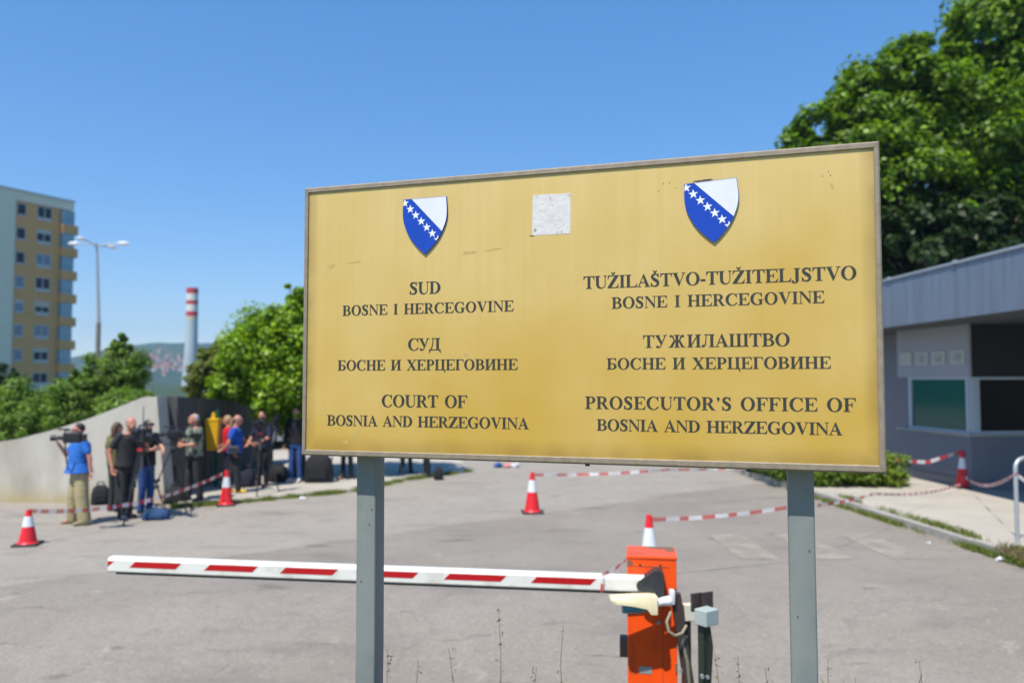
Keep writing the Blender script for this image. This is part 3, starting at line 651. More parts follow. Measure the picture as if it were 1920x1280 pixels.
# ---------------- the sign ----------------
BO=Vector((.1640,2.6719,2.5215)); BA=R_(-17.45); BMx=Matrix.Translation(BO)@Matrix.Rotation(BA,4,'Z')
def bl(x,z,y): return BMx@Vector((x,y,z))        # board coordinates: right, up, depth behind the front plane
HW,HH=.992,.5
sign=thing('court_sign','brass coloured sign board on two grey posts, lettered in three scripts','sign',(BO.x,BO.y,.6),BA)
b=MB(); b.box((0,0,0),(2*HW-.012,.05,2*HH-.012)); pn=b.build('panel',M['panel'],None)
pn.parent=sign; pn.location=(0,.006+.025,BO.z-.6); WM[pn.name]=WM[sign.name]
def bar(p0,p1,q0,q1,m=None):
    """mitred frame profile between outer corners p0,p1 and inner corners q0,q1"""
    b=MB(); 
    def ringat(o,i):
        dx,dz=(o[0]-i[0]),(o[1]-i[1]); f=lambda t:(i[0]+dx*t,i[1]+dz*t)
        return [bl(*f(1.0),.078),bl(*f(1.0),.005),bl(*f(.75),0),bl(*f(.10),0),bl(*f(0),.0015),bl(*f(0),.078)]
    b.loft([ringat(p0,q0),ringat(p1,q1)]); b.build('frame_bar',M['alu'],sign)
g=.0006
FI=[(-.9745,.480),(.9755,.480),(.9720,-.4755),(-.9750,-.479)]; FO=[(-HW,HH),(HW,HH),(HW,-HH),(-HW,-HH)]
for i in range(4):
    o0,o1,i0,i1=Vector(FO[i]),Vector(FO[(i+1)%4]),Vector(FI[i]),Vector(FI[(i+1)%4]); d=(o1-o0).normalized()*g
    bar(o0+d,o1-d,i0+d,i1-d)
LINES=[("SUD",-0.5580,0.0844,-0.4393,0.0435),
("BOSNE I HERCEGOVINE",-0.8285,0.0144,-0.1680,0.0372),
("СУД",-0.5635,-0.1161,-0.4380,0.0425),
("БОСНЕ И ХЕРЦЕГОВИНЕ",-0.8461,-0.1867,-0.1534,0.0373),
("COURT OF",-0.6658,-0.3181,-0.3372,0.0431),
("BOSNIA AND HERZEGOVINA",-0.8877,-0.3881,-0.1134,0.0381),
("TUŽILAŠTVO-TUŽITELJSTVO",0.0770,0.0825,0.9208,0.0417),
("BOSNE I HERCEGOVINE",0.1717,0.0139,0.8291,0.0374),
("ТУЖИЛАШТВО",0.2744,-0.1167,0.7264,0.0405),
("БОСНЕ И ХЕРЦЕГОВИНЕ",0.1542,-0.1867,0.8442,0.0369),
("PROSECUTOR'S OFFICE OF",0.0811,-0.3170,0.9117,0.0412),
("BOSNIA AND HERZEGOVINA",0.1198,-0.3878,0.8730,0.0374)]
for s,x0,y0,x1,h in LINES:
    
    for b in text_into(MB(),s,x0,y0,x1,h,bl,.0062,.0050): b.build('lettering',M['letter'],sign)
# coats of arms
SH=[(0,0),(.166,0)]
def shield_poly(n=14):
    w,h=.166,.202; P=[(0,h),(w,h)]
    def edge(sgn):
        out=[]
        for i in range(1,n+1):
            t=i/n; y=h-h*t; x=w/2*(1+sgn*((1-max(0,(t-.26)/.74)**2.2)+.035*math.sin(min(1,t/.55)*math.pi))) ; out.append((x,y))
        return out
    Rg=edge(1); Lf=edge(-1)
    return P+Rg[:-1]+[(w/2,0)]+Lf[:-1][::-1]
def clip(poly,cl):
    n=len(cl); out=poly
    for i in range(n):
        a,b_=cl[i],cl[(i+1)%n]; inp=out; out=[]
        ins=lambda p:(b_[0]-a[0])*(p[1]-a[1])-(b_[1]-a[1])*(p[0]-a[0])<=1e-12
        for j in range(len(inp)):
            p,q=inp[j],inp[(j+1)%len(inp)]
            if ins(p)!=ins(q):
                d1=(b_[0]-a[0])*(p[1]-a[1])-(b_[1]-a[1])*(p[0]-a[0]); d2=(b_[0]-a[0])*(q[1]-a[1])-(b_[1]-a[1])*(q[0]-a[0]); t=d1/(d1-d2); x=(p[0]+(q[0]-p[0])*t,p[1]+(q[1]-p[1])*t)
                if ins(p): out+= [p,x]
                else: out.append(x)
            elif ins(p): out.append(p)
        if not out: return []
    return out
def shield(ox,oz,rot,sc):
    c,s=math.cos(rot),math.sin(rot)
    fn=lambda x,y,d: bl(ox+(x*c-y*s)*sc,oz+(x*s+y*c)*sc,d)
    SP=shield_poly(); b=MB(); b.prism(SP,fn,.0062,-.0010,0); 
    sh=b.build('coat_of_arms',[M['blue']],sign)
    ins=[(.083+(x-.083)*.985,.1+(y-.1)*.988) for x,y in SP]
    tri=clip([(.024,.21),(.2,.21),(.2,.035),(.153,.0737)],ins)
    b=MB(); b.prism(tri,fn,-.0008,-.0015); b.build('white_field',M['white'],sh)
    b=MB()
    for i in range(7):
        t=(i-0)/6; cx=.0055+(.1335-.0055)*t+.0*i; cy=.1885-(.1885-.049)*t; rr=.0165
        pts=[(cx+(rr if k%2==0 else rr*.40)*math.sin(k*math.pi/5),cy+(rr if k%2==0 else rr*.40)*math.cos(k*math.pi/5)) for k in range(10)]
        for k in range(10):
            q=clip([(cx,cy),pts[k],pts[(k+1)%10]],ins)
            if len(q)>2: b.add([fn(x,y,-.0015) for x,y in q],[tuple(range(len(q)))])
    b.build('stars',M['star'],sh)
shield(-.5805,.2255,R_(.4),1.0); shield(.4225,.2115,R_(3.0),.985)
# torn paper patch
rnd=random.Random(2); P=[]
cs=[(-.101,.272),(.0325,.2715),(.034,.409),(-.099,.412)]
for i in range(4):
    a,c_=Vector(cs[i]),Vector(cs[(i+1)%4])
    for k in range(14):
        p=a.lerp(c_,k/14); P.append((p.x+rnd.uniform(-.0008,.0008),p.y+rnd.uniform(-.0008,.0008)))
b=MB(); b.prism(P,bl,.0061,.0054); b.build('paper_patch',M['paper'],sign)
# dent, drips, scuffs
M['scuff']=mat('scuff',(.42,.30,.11,1),.6,var=.25,vs=30)
M['scar']=mat('glue_scar',(.10,.07,.03,1),.8)
def blot(x,z,w,h,rot,m,seed,rough=.4,nm='scuff_mark'):
    r=random.Random(seed); pts=[]
    for k in range(22):
        a=2*math.pi*k/22; q=r.uniform(1-rough,1+rough*.4); px,pz=w*math.cos(a)*q,h*math.sin(a)*q
        pts.append((x+px*math.cos(rot)-pz*math.sin(rot),z+px*math.sin(rot)+pz*math.cos(rot)))
    b=MB(); b.add([bl(px,pz,.0057) for px,pz in pts],[tuple(range(22))]); b.build(nm,m,sign)
b=MB(); b.box((.4925,0,.4155),(.07,.002,.006)); b.v=[tuple(bl(x,z,.0145)) for x,y,z in b.v]
blot(.47,.4185,.034,.0035,R_(3),M['scar'],5,.3,'glue_mark')
blot(-.1025,.2705,.009,.0025,0,M['scar'],6,.4,'glue_mark')
for k,(x,z) in enumerate([(.853,.407),(.83,.405),(.365,.42),(.385,.40),(.345,.418),(.848,.418),(.33,.395)]): blot(x,z,.0016,.0028,0,M['scar'],k+20,.5,'glue_mark')
# lower bolt heads of the frame
for x in (.085,.60): 
    b=MB(); b.tube([bl(x,-.499,.02),bl(x,-.507,.02)],.008,8); b.build('bolt',M['dark'],sign)
def inv_board(px,py,off):
    d=ray(px,py); n=BMx.to_3x3()@Vector((0,-1,0)); o=BMx@Vector((0,off,0)); t=(o-Vector((0,0,CAMZ))).dot(n)/d.dot(n)
    return BMx.inverted()@(Vector((0,0,CAMZ))+d*t)
PF=.083
M['scuff']=mat('scuff',(.52,.36,.115,1),.6,var=.15,vs=40)
for k,(px,py,w,h,rot) in enumerate(((880,474,.030,.006,6),(925,468,.032,.005,6),(622,500,.016,.008,20),(665,492,.028,.003,5),(668,815,.022,.010,30),(648,828,.016,.007,25),(1560,350,.006,.012,10),(872,665,.010,.006,-20))):
    q=inv_board(px,py,.006); blot(q.x,q.z,w,h,R_(rot),M['scuff'],k+60,.55)
for px0,px1,y in ((666,701.5,950),(1475,1525,950)):
    a=inv_board(px0,y,PF); c_=inv_board(px1,y,PF); cx=(a.x+c_.x)/2; w=.079
    b=MB(); prof=[]; rr=.007
    for (sx,sy,a0) in ((1,1,0),(-1,1,90),(-1,-1,180),(1,-1,270)):
        for q in (0,30,60,90):
            an=R_(a0+q); prof.append((cx+sx*(w/2-rr)+rr*math.cos(an),PF+w/2+sy*(w/2-rr)+rr*math.sin(an)))
    lean=-.012
    b.loft([[bl(x,-1.95,y) for x,y in prof],[bl(x+.006,-1.2,y) for x,y in prof],[bl(x+.0,.46,y) for x,y in prof]]); po=b.build('post',M['post'],sign,smooth=True)
    rs=random.Random(int(px0)); b=MB()
    for (rx,rz) in ([(.02,-.755),(-.012,-.965),(.03,-.70)] if px0<1000 else [(.026,-.755),(-.012,-.96)]):
        pts=[(cx+rx+rs.uniform(.5,1)*.0035*math.cos(t),rz+rs.uniform(.6,1)*.006*math.sin(t)) for t in [2*math.pi*k/12 for k in range(12)]]
        b.add([bl(x,z,PF-.0008) for x,z in pts],[tuple(range(12))])
    b.build('rust_spot',M['rust'],po)
# ---------------- cones ----------------
def cone(name,label,loc,h,rz=0,wb=.37,group='traffic cones'):
    t=thing(name,label,'traffic cone',loc,rz,group); x,y,z=loc
    b=MB(); b.box((x,y,z+.016),(wb*.98,wb*.98,.032),Matrix.Rotation(rz,4,'Z'),bev=.01); b.build('base',M['rubber'],t)
    rb,rt=.135*wb/.37,.03; prof=[]
    def rad(u): return rb+(rt-rb)*u
    def seg(u0,u1,off=0,cap=False):
        pts=[(x,y,z+.03+(h-.03)*(u0+(u1-u0)*k/3)) for k in range(4)]; rs=[rad(u0+(u1-u0)*k/3)+off for k in range(4)]; return pts,rs
    b=MB(); b.tube(*seg(0,1),n=24); p,r=seg(0,.05,.018); b.tube(p,[r[0],r[1]*.98,r[2]*.93,r[3]*.87],24); body=b.build('body',M['conered'],t,smooth=True)
    b=MB(); p,r=seg(.50,.80,.0025); b.tube(p,r,24); b.build('reflective_band',M['coneband'],t,smooth=True)
    return t
P1=gnd(52,1021); P2=gnd(998,961); P3=gnd(424,947); P4=gnd(1806,914,.118)
P5=at(1217,962,9.26); P5.z=rz_(9.26)
cone('traffic_cone','short red and white cone at the left edge, in front of the concrete wall',P1,.49,.2,.33)
cone('traffic_cone','red and white cone standing alone on the asphalt under the middle of the sign',P2,.70,.1)
cone('traffic_cone','red and white cone at the grass edge beside the man in royal blue',P3,.64,.3,.33)
cone('traffic_cone','red and white cone on the pale pavement in front of the guard booth window',P4,.75,0,.38)
cone('traffic_cone','red and white cone half hidden behind the orange barrier cabinet',P5,.75,.2)
# ---------------- barrier tape ----------------
def tape(label,pts,w=.06,seg=.17,sag=0.0,twist=0.3,seed=0,group='red and white barrier tapes'):
    pts=[Vector(p) for p in pts]; Q=[]
    for i in range(len(pts)-1):
        L=(pts[i+1]-pts[i]).length; n=max(4,int(L/.06))
        for k in range(n):
            t=k/n; p=pts[i].lerp(pts[i+1],t); p.z-=sag*L*4*t*(1-t)*.25 if sag else 0; Q.append(p)
    Q.append(pts[-1]); b=MB(); d=0; vs=[]; lens=[]
    for i,p in enumerate(Q):
        t=(Q[min(i+1,len(Q)-1)]-Q[max(0,i-1)]).normalized(); side=t.cross(Vector((0,0,1)))
        if side.length<.1: side=Vector((1,0,0))
        side.normalize(); up=side.cross(t).normalized(); a=twist*math.sin(i*.13+seed)+twist*.6*math.sin(i*.41+seed*2)
        u=up*math.cos(a)+side*math.sin(a); nrm=u.cross(t)*.0008
        vs+= [p+u*w/2+nrm,p-u*w/2+nrm,p-u*w/2-nrm,p+u*w/2-nrm]
        if i: d+=(Q[i]-Q[i-1]).length
        lens.append(d)
    n=len(b.v); b.v=[tuple(v) for v in vs]
    for i in range(len(Q)-1):
        mi=int((lens[i]+lens[i+1])/2/seg)%2
        for j in range(4): b.f.append((i*4+j,i*4+(j+1)%4,i*4+4+(j+1)%4,i*4+4+j)); b.m.append(mi)
    o=b.build('barrier_tape',[M['tapered'],M['tapewhite']]); return tag(o,label,'barrier tape',group)
tape('red and white tape hanging from the short cone across the legs of the camera crew',[P1+Vector((.02,-.03,.475)),P3+Vector((-.02,-.04,.60))],.062,.105,.22,.25,1)
tape('red and white tape from the cone under the sign towards the hedge',[P2+Vector((.03,-.03,.66)),at(1250,880,14.6),at(1500,866,15.6)],.05,.2,.05,.4,2)
tape('red and white tape from the cone behind the cabinet to the pavement cone',[P5+Vector((.03,-.03,.70)),at(1475,951,9.9),at(1640,925,11.8),P4+Vector((-.05,-.08,.10))],.045,.17,.06,.18,3)
RL=gnd(1908,1018,.118)
tape('red and white tape from the booth cone to the rail at the right edge',[P4+Vector((-.11,-.06,.34)),P4+Vector((.02,-.125,.20)),RL+Vector((-.02,-.03,.93)),RL+Vector((.35,.1,.72))],.055,.16,.1,.3,4)
tape('red and white tape from the booth cone top to the hedge end',[P4+Vector((0,0,.735)),at(1740,866,16.2),at(1690,864,16.8),at(1640,855,17.2)],.07,.17,.0,.2,5)
# ---------------- boom barrier ----------------
bz=R_(-9); CB=Vector((1.035,5.99,0)); CMx=Matrix.Translation(CB)@Matrix.Rotation(bz,4,'Z')
cl_=lambda x,y,z: CMx@Vector((x,y,z))
cab=thing('barrier_cabinet','orange boom barrier cabinet with peeling paint on its lid','barrier',CB,bz)
b=MB(); b.box(cl_(0,0,.345),(.352,.34,1.33),CMx,bev=.006); b.build('housing',M['orange'],cab)
b=MB(); b.box(cl_(0,0,1.018),(.362,.352,.022),CMx,bev=.006); lid=b.build('lid',M['orange'],cab)
b=MB(); b.prism([(-.075,.165),(.17,.165),(.172,.02),(.13,-.02),(.09,.06),(.0,.09)],lambda x,y,d:cl_(x,y,d),1.029,1.0305); b.build('peeled_patch',M['bare'],lid)
b=MB(); rnd=random.Random(8)
for k in range(9): b.box(cl_(-.15+k*.0125,-.085+rnd.uniform(-.012,.012),1.0297),(.011,rnd.uniform(.008,.028),.0012),CMx)
b.build('scribble',M['black'],lid)
b=MB(); b.box(cl_(.072,-.1715,.48),(.003,.003,.93),CMx); b.box(cl_(-.02,-.1715,.955),(.30,.003,.003),CMx); b.build('door_seam',M['bare'],cab)
for x in (-.082,.062):
    b=MB(); b.tube([cl_(x,-.174,.965),cl_(x,-.168,.965)],.008,10); b.build('screw_hole',M['black'],cab)
b=MB(); b.prism([(-.176,.995),(-.176,.955),(-.15,.955),(-.132,.975),(-.135,.99)],lambda x,z,d:cl_(x,d,z),-.1715,-.1728); b.build('chipped_corner',M['bare'],cab)
for z in (.25,.78):
    b=MB(); b.tube([cl_(.168,-.176,z-.03),cl_(.168,-.176,z+.03)],.008,8); b.build('hinge',M['bare'],cab)
b=MB(); b.tube([cl_(.045,-.17,.56),cl_(.045,-.179,.56)],.014,12); b.build('lock',M['galv'],cab)
b=MB(); b.box(cl_(-.05,-.1712,.22),(.09,.003,.05),CMx); b.build('type_plate',M['galv'],cab)
b=MB(); b.box(cl_(-.205,-.02,.335),(.06,.11,.135),CMx,bev=.006); b.build('photocell',M['black'],cab)
# pivot hub (rounded triangle) and boom
HUBX,HUBZ=.005,.845
boomA=cl_(.0,-.222,HUBZ); boomB=Vector((-3.065,6.16,.905)); bd=(boomB-boomA); bd.z=0; bd.normalize(); bn=Vector((bd.y,-bd.x,0)); bn=bn if bn.y<0 else -bn
def bm_(s,z,d): return Vector((boomA.x,boomA.y,0))+bd*s+bn*d+Vector((0,0,z))     # s along, d towards the viewer
LB_=(Vector((boomB.x,boomB.y,0))-Vector((boomA.x,boomA.y,0))).length
zr=lambda s:HUBZ+ (0.900-HUBZ)*s/LB_
boom=thing('barrier_boom','white barrier boom with red dashes lowered across the road','barrier boom',boomA,0)
hh=.056; b=MB()
def brg(s): 
    z=zr(s); r=.012; return [bm_(s,z-hh,.0+.03),bm_(s,z-hh+r,.042),bm_(s,z+hh-.02,.042),bm_(s,z+hh,.03),bm_(s,z+hh,-.03),bm_(s,z+hh-.02,-.042),bm_(s,z-hh+r,-.042),bm_(s,z-hh,-.03)]
b.loft([brg(-.02),brg(LB_*.5),brg(LB_)]); b.build('beam',M['boom'],boom)
b=MB(); b.loft([[bm_(s,zr(s)-hh-.014,.03),bm_(s,zr(s)-hh-.0005,.034),bm_(s,zr(s)-hh-.0005,-.034),bm_(s,zr(s)-hh-.014,-.03)] for s in (.1,LB_-.06)]); b.build('rubber_edge',M['rubber'],boom)
def boom_s(px,py):
    d=ray(px,py); o=bm_(0,0,.042); t=(o-Vector((0,0,CAMZ))).dot(bn)/d.dot(bn); p=Vector((0,0,CAMZ))+d*t; return (p-bm_(0,0,0)).dot(bd)
for a,c_ in ((243,340),(383,484),(525,634),(676,785),(832,950),(995,1118)):
    s0,s1=boom_s(a,1050),boom_s(c_,1060); b=MB(); zz=lambda s,k:zr(s)+k
    P=[(s0+.02,-.012),(s0-.015,.036),(s1+.0,.036),(s1+.045,-.012)]
    P=[(s0,-.014),(s0-.045,.030),(s1,.030),(s1+.045,-.014)]
    b.prism(P,lambda s,k,d:bm_(s,zr(s)+k,d),.0415,.0435); b.build('red_dash',M['red'],boom)
s0=LB_; b=MB(); b.prism([(s0-.001,.028),(s0-.05,.028),(s0-.001,-.012)],lambda s,k,d:bm_(s,zr(s)+k,d),.0415,.0435); b.build('red_dash',M['red'],boom)
b=MB(); P=[]
for (cx,cz,r,a0,a1) in ((.075,.0,.032,130,235),(-.045,-.065,.04,235,360),(-.045,.068,.042,0,130)):
    for k in range(7):
        a=R_(a0+(a1-a0)*k/6); P.append((-(cx+0)-r*math.cos(math.pi-a) if 0 else -cx+r*math.cos(a),cz+r*math.sin(a)))
P=[]
for (cx,cz,r,a0,a1) in ((-.070,.0,.034,125,235),(.045,-.062,.042,235,355),(.042,.065,.046,5,125)):
    for k in range(7):
        a=R_(a0+(a1-a0)*k/6); P.append((cx+r*math.cos(a),cz+r*math.sin(a)))
b.prism(P,lambda x,z,d:cl_(x-.005,d,HUBZ+z),-.175,-.295); b.build('hub_cover',M['hub'],cab)
tape('strip of red and white tape tied round the boom and up to the cabinet corner',[bm_(.36,zr(.36)-hh-.004,.052),bm_(.35,zr(.35)+hh+.006,.05),bm_(.26,zr(.2)+hh+.05,.03),cl_(-.185,-.12,.985)],.03,.06,.0,.5,7)
# ---------------- CCTV camera on its brown post ----------------
CY=5.655
t=thing('cctv_camera','cream bullet camera with teal underside, pointing left in front of the cabinet','security camera',at(1228,1126,CY))
A0,A1=at(1143,1118,CY-.02),at(1229,1118,CY); ax=(A1-A0).normalized(); 
dep=Vector((ax.y,-ax.x,0)).normalized(); dep=dep if dep.y<0 else -dep
def cv(s,u,d): return A0+ax*s*(A1-A0).length+Vector((0,0,u))*1.09+dep*d*1.1
b=MB()
secs=[(0,.0,-.016,.052),(.14,.004,-.036,.056),(.5,.010,-.048,.058),(.78,.012,-.065,.058),(.86,.012,-.098,.058),(1.0,.008,-.100,.055)]
b.loft([[cv(s,zb,-w),cv(s,zb*.4,-w),cv(s,zt,-w*.75),cv(s,zt+.008,-w*.3),cv(s,zt+.008,w*.3),cv(s,zt,w*.75),cv(s,zb*.4,w),cv(s,zb,w)] for s,zt,zb,w in secs]); b.build('sun_shield',M['cream'],t,smooth=True)
b=MB(); b.tube([cv(s,-.074,.0) for s in (.27,.3,.6,.84)],[.030,.034,.034,.02],14); b.build('camera_body',M['teal'],t,smooth=True)
b=MB(); b.tube([cv(1.0,-.04,0),cv(1.03,-.04,0),cv(1.04,-.04,0),cv(1.16,-.03,0),cv(1.28,-.028,.0),cv(1.36,-.02,0)],[.03,.036,.024,.03,.036,.03],14); b.box(cv(1.36,0,0),(.035,.06,.10),bev=.008); b.build('bracket',M['whiteplastic'],t,smooth=True)
for k in (.0,-.035,-.075):
    b=MB(); b.tube([cv(1.0,k,.03),cv(1.03,k,.03)],.007,8); b.build('screw',M['whiteplastic'],t)
b=MB(); b.tube([at(1258,1146,CY-.05),at(1250,1165,CY-.08),at(1254,1183,CY-.09),at(1266,1191,CY-.08),at(1279,1186,CY-.05),at(1287,1172,CY+.0)],.0095,8); b.build('cable_loop',mat('cable_beige',(.33,.28,.19,1),.6),t,smooth=True)
t=thing('camera_post','leaning brown steel post that carries the cream camera','post',(at(1285,1280,CY).x,CY,0))
a,c_=at(1266,1111,CY+.04),at(1292,1285,CY+.02); dd=(c_-a); foot=a+dd*((a.z+.4)/(a.z-c_.z)); M3=Matrix.Identity(4)
b=MB(); 
def pring(p,w=.034,d=.03): return [p+Vector((-w,-d,0)),p+Vector((w,-d,0)),p+Vector((w,d,0)),p+Vector((-w,d,0))]
b.loft([pring(a),pring(a.lerp(c_,.5)),pring(foot)]); b.build('upright',M['brown'],t)
for py in (1255,): 
    p=at(1276,py,CY-.02); b=MB(); b.tube([p,p+Vector((0,-.014,0))],.012,8); b.build('bolt',M['galv'],t)
b=MB(); b.tube([at(1287,1190,CY),at(1281,1205,CY-.0),at(1289,1240,CY-.01),at(1294,1300,CY)],.012,8); b.build('conduit',mat('conduit_grey',(.22,.21,.15,1),.6),t,smooth=True)
JY=5.35
def jpost(name,label,px,pyt,pyb,box,boxm,Y,yaw,plates):
    t=thing(name,label,'junction box post',(at(px,1280,Y).x,Y,0)); Mz=Matrix.Rotation(yaw,4,'Z')
    top=at(px,pyt,Y); 
    b=MB(); b.box((top.x,Y,top.z/2-.20),(.055,.05,top.z+.40),Mz); b.build('upright',M['greensteel'],t)
    w,d,h=box; b=MB(); c=Vector((top.x,Y-.02,top.z+h/2-.02))+(Vector((.015,0,0)))
    b.box(c,(w,d,h),Mz,bev=.006); b.build('junction_box',boxm,t)
    if plates:
        for k in (0,1):
            p=at(1306+k*20,1128-k*2,Y+.06); b=MB(); b.box(p,(.085,.018,.115),Matrix.Rotation(R_(28),4,'Z')); b.build('bracket_plate',M['brown'],t)
        b=MB(); b.tube([(top.x+.02,Y-.045,top.z-.03),(top.x+.035,Y-.05,top.z-.15),(top.x+.02,Y-.045,top.z-.4),(top.x+.02,Y-.04,-.05)],.014,8); b.build('conduit',M['greensteel'],t,smooth=True)
        p=at(1316,1266,Y-.05); b=MB(); b.tube([p,p+Vector((0,-.02,0))],.013,8); b.tube([p+Vector((.035,0,-.005)),p+Vector((.035,-.02,-.005))],.011,8); b.build('bolt',M['galv'],t)
jpost('junction_box_post','dark green post with a cream box, just behind the camera post',1286,1155,1280,(.075,.06,.115),M['boxcream'],5.74,R_(8),False)
jpost('junction_box_post','dark post carrying a grey box and two brown plates, right of the cabinet',1319,1162,1280,(.12,.10,.10),M['boxgrey'],JY-.1,R_(35),True)
# ---------------- right: rail, booth ----------------
t=thing('hoop_rail','bent galvanised hoop rail wrapped with tape at the right edge','rail',RL)
b=MB(); h=1.13; pts=[RL+Vector((0,0,-.1)),RL+Vector((0,0,h-.16))]
for k in range(1,8):
    a=math.pi-math.pi/2*k/7; pts.append(RL+Vector((.16+.16*math.cos(a),.05*k/7,h-.16+.16*math.sin(a))))
pts+= [RL+Vector((.9,.3,h))]
for k in range(1,8):
    a=math.pi/2-math.pi/2*k/7; pts.append(RL+Vector((.9+.16*math.cos(a),.35,h-.16+.16*math.sin(a))))
pts.append(RL+Vector((1.06,.35,-.1))); b.tube(pts,.028,12); b.build('pipe',M['galv'],t,smooth=True)
C0=gnd(1823,917,.118); C1=gnd(1688,890,.118); ld=(C1-C0).normalized(); fd=Vector((-ld.y,ld.x,0)); fd=fd if fd.x>0 else -fd
LW=(C1-C0).length
def bo(u,v,z): return C0+ld*u+fd*v+Vector((0,0,z-.118))    # u along the left face away, v into the booth to the right
booth=thing('guard_booth','blue grey guard booth with a wide flat roof and dark service windows','booth',C0)
def bbox(b,u0,u1,v0,v1,z0,z1,mi=0):
    vs=[bo(u,v,z) for z in (z0,z1) for u,v in ((u0,v0),(u1,v0),(u1,v1),(u0,v1))]
    b.add(vs,[(0,3,2,1),(4,5,6,7),(0,1,5,4),(1,2,6,5),(2,3,7,6),(3,0,4,7)],mi)
SZ,HZ=1.17,2.36
b=MB(); bbox(b,0,LW,0,5,.118,SZ); bbox(b,-.02,LW+.02,-.02,5.02,.3,.312); b.build('base_wall',M['clad'],booth)
b=MB(); bbox(b,-.04,LW+.04,-.05,5.05,SZ,SZ+.05); b.build('sill',M['sillm'],booth)
b=MB(); bbox(b,-.01,LW,-.01,.05,HZ,3.43); b.build('upper_panel',M['cladlight'],booth)
b=MB(); bbox(b,-.006,LW-.01,.051,5,HZ+.004,3.43); b.build('upper_panel',M['cladshade'],booth)  # front face: shade under the canopy painted as a darker panel colour
b=MB(); bbox(b,.10,LW-.10,.25,4.8,SZ+.05,HZ); b.build('interior',M['inside'],booth)
# left window: frame + pane
def win(face,a0,a1,z0,z1,gm,name='window'):
    f=(lambda s,d,z:bo(s,d,z)) if face=='L' else (lambda s,d,z:bo(d,s,z))
    def bx(b,s0,s1,d0,d1,zz0,zz1):
        vs=[f(s,d,z) for z in (zz0,zz1) for s,d in ((s0,d0),(s1,d0),(s1,d1),(s0,d1))]; b.add(vs,[(0,3,2,1),(4,5,6,7),(0,1,5,4),(1,2,6,5),(2,3,7,6),(3,0,4,7)])
    w=.10; b=MB(); bx(b,a0,a0+w,.03,.13,z0,z1); bx(b,a1-w,a1,.03,.13,z0,z1); bx(b,a0+w,a1-w,.03,.13,z0,z0+.05); bx(b,a0+w,a1-w,.03,.13,z1-.05,z1); fr=b.build(name,M['trim'],booth)
    b=MB(); bx(b,a0+w,a1-w,.07,.085,z0+.05,z1-.05); b.build('pane',gm,fr)
win('L',.0,LW*.86,SZ+.05,HZ,M['greenglass']); win('F',.14,2.2,SZ+.05,HZ,M['blackglass']); win('F',2.2,4.4,SZ+.05,HZ,M['blackglass'])
b=MB(); bbox(b,.05,.12,.0,.12,SZ+.05,HZ); b.build('corner_mullion',M['trim'],booth)
# recessed rear part of the booth
b=MB(); bbox(b,LW,LW+6,.75,5,.118,3.43); b.build('rear_wall',M['clad'],booth)
# notices above the window
for k,(px,py) in enumerate(((1699,673),(1729,672),(1760,671),(1796,669))):
    d=ray(px,py); n=fd; o=bo(0,-.014,0); tt=(o-Vector((0,0,CAMZ))).dot(n)/d.dot(n); p=Vector((0,0,CAMZ))+d*tt
    u=(p-C0).dot(ld); z=p.z; b=MB(); hw=.22; bbox(b,u-hw,u+hw,-.03,-.012,z-.145,z+.145); pl=b.build('notice_plate',M['pictoback'],booth)
    b=MB()
    if k==0: 
        for q in range(4): bbox(b,u-hw*.2,u+hw*.8,-.033,-.0305,z-.02+q*.012-.02,z-.014+q*.012-.02)
        b.build('notice_symbol',M['pictoyel'],pl)
    else:
        for a in range(16):
            a0,a1=2*math.pi*a/16,2*math.pi*(a+1)/16; b.add([bo(u+hw*.62*math.cos(q)*r_,-.032,z+.10*math.sin(q)*r_) for q,r_ in ((a0,1),(a1,1),(a1,.8),(a0,.8))],[(0,1,2,3)])
        bbox(b,u-hw*(.2+.1*k),u+hw*.25,-.033,-.0305,z-.05,z+(.05 if k!=2 else .02)); b.build('notice_symbol',M['pictoink'],pl)
# roof: wide canopy with cladded fascia, running towards the viewer
b=MB(); FX=8.0
def fas(y): return FX+(-.028)*(y-17)+0.0
ys=[7,9.6,12.0,14.4,16.8,19.2,21.6,23.5]
for i in range(len(ys)-1):
    y0,y1=ys[i]+.006,ys[i+1]-.006
    b.prism([(fas(y0),y0),(fas(y0)+.06,y0),(fas(y1)+.06,y1),(fas(y1),y1)],lambda x,y,d:Vector((x,y,d)),3.42,4.40)
b.build('fascia',M['cladding'],booth)
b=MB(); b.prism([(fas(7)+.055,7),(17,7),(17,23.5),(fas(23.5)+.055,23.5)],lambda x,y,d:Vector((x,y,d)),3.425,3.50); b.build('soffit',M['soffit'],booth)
b=MB(); b.prism([(fas(7)-.03,6.97),(17,6.97),(17,23.6),(fas(23.6)-.03,23.6)],lambda x,y,d:Vector((x,y,d)),4.405,4.45)
for y in ys[1:-1]: b.box((fas(y)-.02,y,4.44),(.05,.10,.06))
b.build('roof',M['galv'],booth)
b=MB(); b.prism([(fas(7)+.06,7.0),(17,7.0),(17,7.06),(fas(7)+.06,7.06)],lambda x,y,d:Vector((x,y,d)),3.5,4.40); b.build('fascia',M['cladding'],booth)
